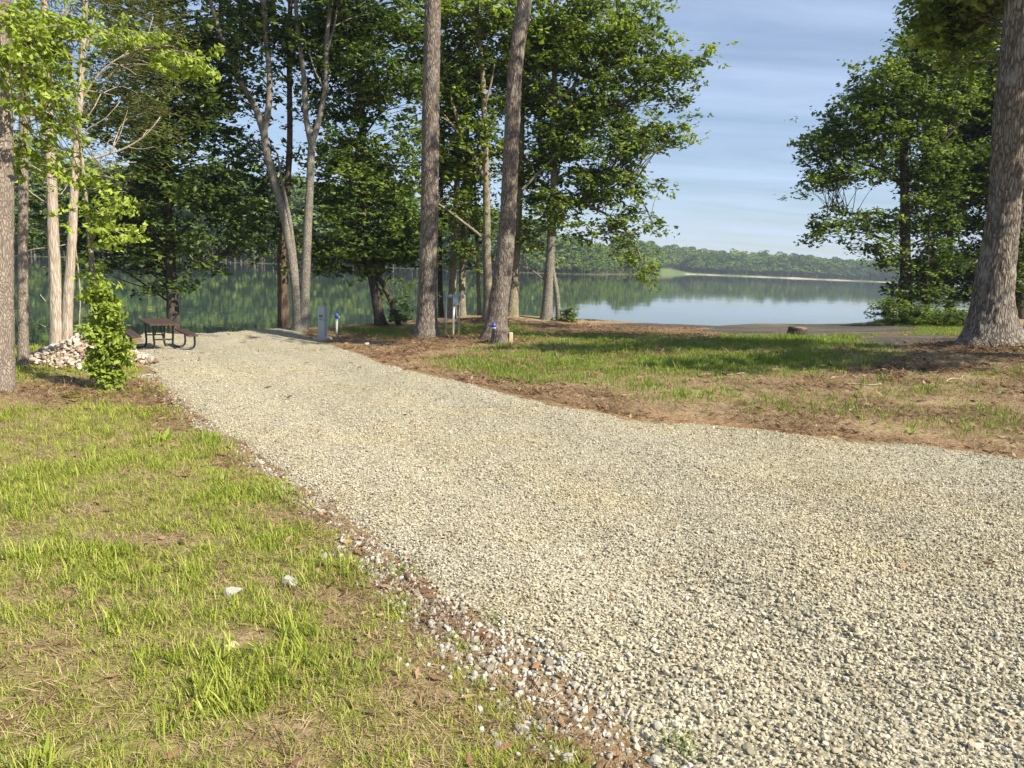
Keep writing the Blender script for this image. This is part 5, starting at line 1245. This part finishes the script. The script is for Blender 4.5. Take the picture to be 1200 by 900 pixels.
# ------------------------------------------------------------------ single rocks, weeds and small finds
for px, py, s, lab, k in [(338, 686, .048, 'largest white rock lying in the grass near the gravel edge', 0), (381, 656, .034, 'white rock at the grass tips where the gravel edge begins', 1), (274, 698, .042, 'grey-white rock half hidden behind a grass clump', 2), (612, 778 + 80, .03, 'rounded white stone on brown leaf scraps by the gravel', 3), (430, 404, .075, 'small white rock by the grey gravel patch past the pedestal', 4), (38, 424, .07, 'pale rock at the foot of the slim pine trunk', 5)]:
    p = ground_at(px, py)
    o = obj('rock', rock_mesh('rock', plain('white rock', (.38, .355, .305), .9, .2, 0, .2, 25, .004), 300 + k, 2, .75, 8), None, (p[0], p[1], p[2] + s * .4)); o.scale = (s * 1.15, s, s); o.rotation_euler = (.1, .15, k * 1.7)
    tag(o, lab, 'rock')
def weed(px, py, label, n, L, w, seed, mat, lean=(.35, 1.0)):
    p = ground_at(px, py); r = np.random.default_rng(seed); t = thing('weed', label, 'weed', p)
    for k in range(n):
        V, F4, F3 = blade_strip(np.array([0, 0, -.01]), 2 * pi * k / n + r.normal(0, .3), L * r.uniform(.7, 1.15), w * r.uniform(.8, 1.2), r.uniform(.3, .9), r.uniform(*lean), 4)
        cc = V.mean(0)
        # a fold along the midrib gives the leaf some relief
        o = obj('leaf', mesh_from('leaf', V, [F4, F3], mat, True, dict(rnd=np.full(len(V), r.uniform(.2, .9)))), t)
weed(193, 516, 'pale broad-leaved weed at the lawn edge by the gravel', 7, .20, .075, 3, MAT['leaf_bright'])
weed(52, 893, 'broad pale grass leaf at the bottom left corner', 3, .16, .022, 4, MAT['grass'], (.2, .6))
weed(1068, 508, 'small bright weed on the bare soil above the gravel', 6, .11, .05, 5, MAT['leaf_bright'])
def tuft_thing(px, py, label, n, L, w, seed, spread=.05):
    p = ground_at(px, py)
    o = obj('grass_clump', tuft_mesh('grass_clump', MAT['grass_deep'], seed, n, L, w, spread, (.1, .8), (.2, 1.1)), None, p); tag(o, label, 'grass clump', None, None)
tuft_thing(462, 672, 'thin dark grass clump growing out of the gravel edge', 34, .15, .0045, 301, .06)
tuft_thing(572, 725, 'sparse grass clump among the white stones', 22, .10, .004, 302, .05)
tuft_thing(318, 585, 'thick green grass clump jutting over the gravel edge', 90, .16, .007, 303, .10)
tuft_thing(245, 522, 'dark green grass clump by the upper gravel edge', 80, .17, .007, 304, .12)
tuft_thing(800, 893, 'grass clump at the bottom edge in the gravel', 34, .14, .004, 305, .05)
tuft_thing(926, 400, 'tall dark grass clump at the foot of the low weathered stump', 90, .28, .012, 306, .16)
tuft_thing(955, 404, 'grass clump right of the low weathered stump', 60, .2, .012, 307, .16)
MAT['bleached'] = plain('bleached dry leaf', (.60, .48, .32), .9, .1, 0, .2, 30)
p = ground_at(272, 764)
b = Buf(); n = 9
aa = np.linspace(-1.1, 1.2, n)
V = []
for k, a in enumerate(aa):
    w = .016 * math.sin(pi * (k + .6) / n); V += [(.055 * cos(a) - .03, .055 * sin(a), .006 + .012 * math.sin(k)), (.055 * cos(a) - .03 + w, .055 * sin(a) + w * .4, .02 + .008 * math.cos(k * 1.3))]
b.add(V, np.array([(2 * k, 2 * k + 1, 2 * k + 3, 2 * k + 2) for k in range(n - 1)]))
o = b.build('dead_leaf', MAT['bleached'], None, True, tuple(p)); o.rotation_euler = (0, 0, 1.2); tag(o, 'curled bleached leaf on the bare patch in the lawn', 'leaf')
r = np.random.default_rng(9)
for k, (px, py, L, a, lab) in enumerate([(840, 440, .9, .1, 'thin dry stick lying along the shaded bank grass'), (1010, 452, .5, -.3, 'short dry stick on the sunny bare bank'), (668, 398, .6, .25, 'pale stick on needles left of the lakeside grass'), (1120, 445, .55, .6, 'forked dry twig in front of the massive oak')]):
    p = ground_at(px, py); P = np.array([[-L / 2, 0, .0], [-L / 6, .03, .02], [L / 5, -.02, .015], [L / 2, .04, .03]])
    R = rotz(a); P = P @ R.T
    for q in P: q[2] += gz(p[0] + q[0], p[1] + q[1]) - p[2]
    b = Buf().tube(catmull(P, 12), np.linspace(.012, .006, 12), 6)
    o = b.build('stick', MAT['deadwood'], None, True, tuple(p)); tag(o, lab, 'stick')
# pale post at the right edge
c = on_ground(1200.5, 20.5)
t = thing('utility_post', 'pale grey post at the right edge behind the massive oak', 'post', c)
Buf().box((0, 0, .6), (.10, .10, 1.45), .008).build('post', MAT['galv'], t); Buf().box((0, 0, 1.335), (.115, .115, .03), .006).build('cap', MAT['galv'], t)

# ------------------------------------------------------------------ air
b = Buf().box((0, 300, 14), (2700, 2300, 44), 0)
hz = b.build('haze', None); hz['kind'] = 'stuff'; hz['label'] = 'thin morning haze over the lake'
mm = D2.materials.new('haze'); mm.use_nodes = True; tt = mm.node_tree; tt.nodes.clear()
oo = tt.nodes.new('ShaderNodeOutputMaterial'); pv = tt.nodes.new('ShaderNodeVolumePrincipled')
pv.inputs['Color'].default_value = (.72, .84, 1.0, 1); pv.inputs['Density'].default_value = .00032; pv.inputs['Anisotropy'].default_value = .1
tt.links.new(pv.outputs[0], oo.inputs['Volume']); hz.data.materials.append(mm)
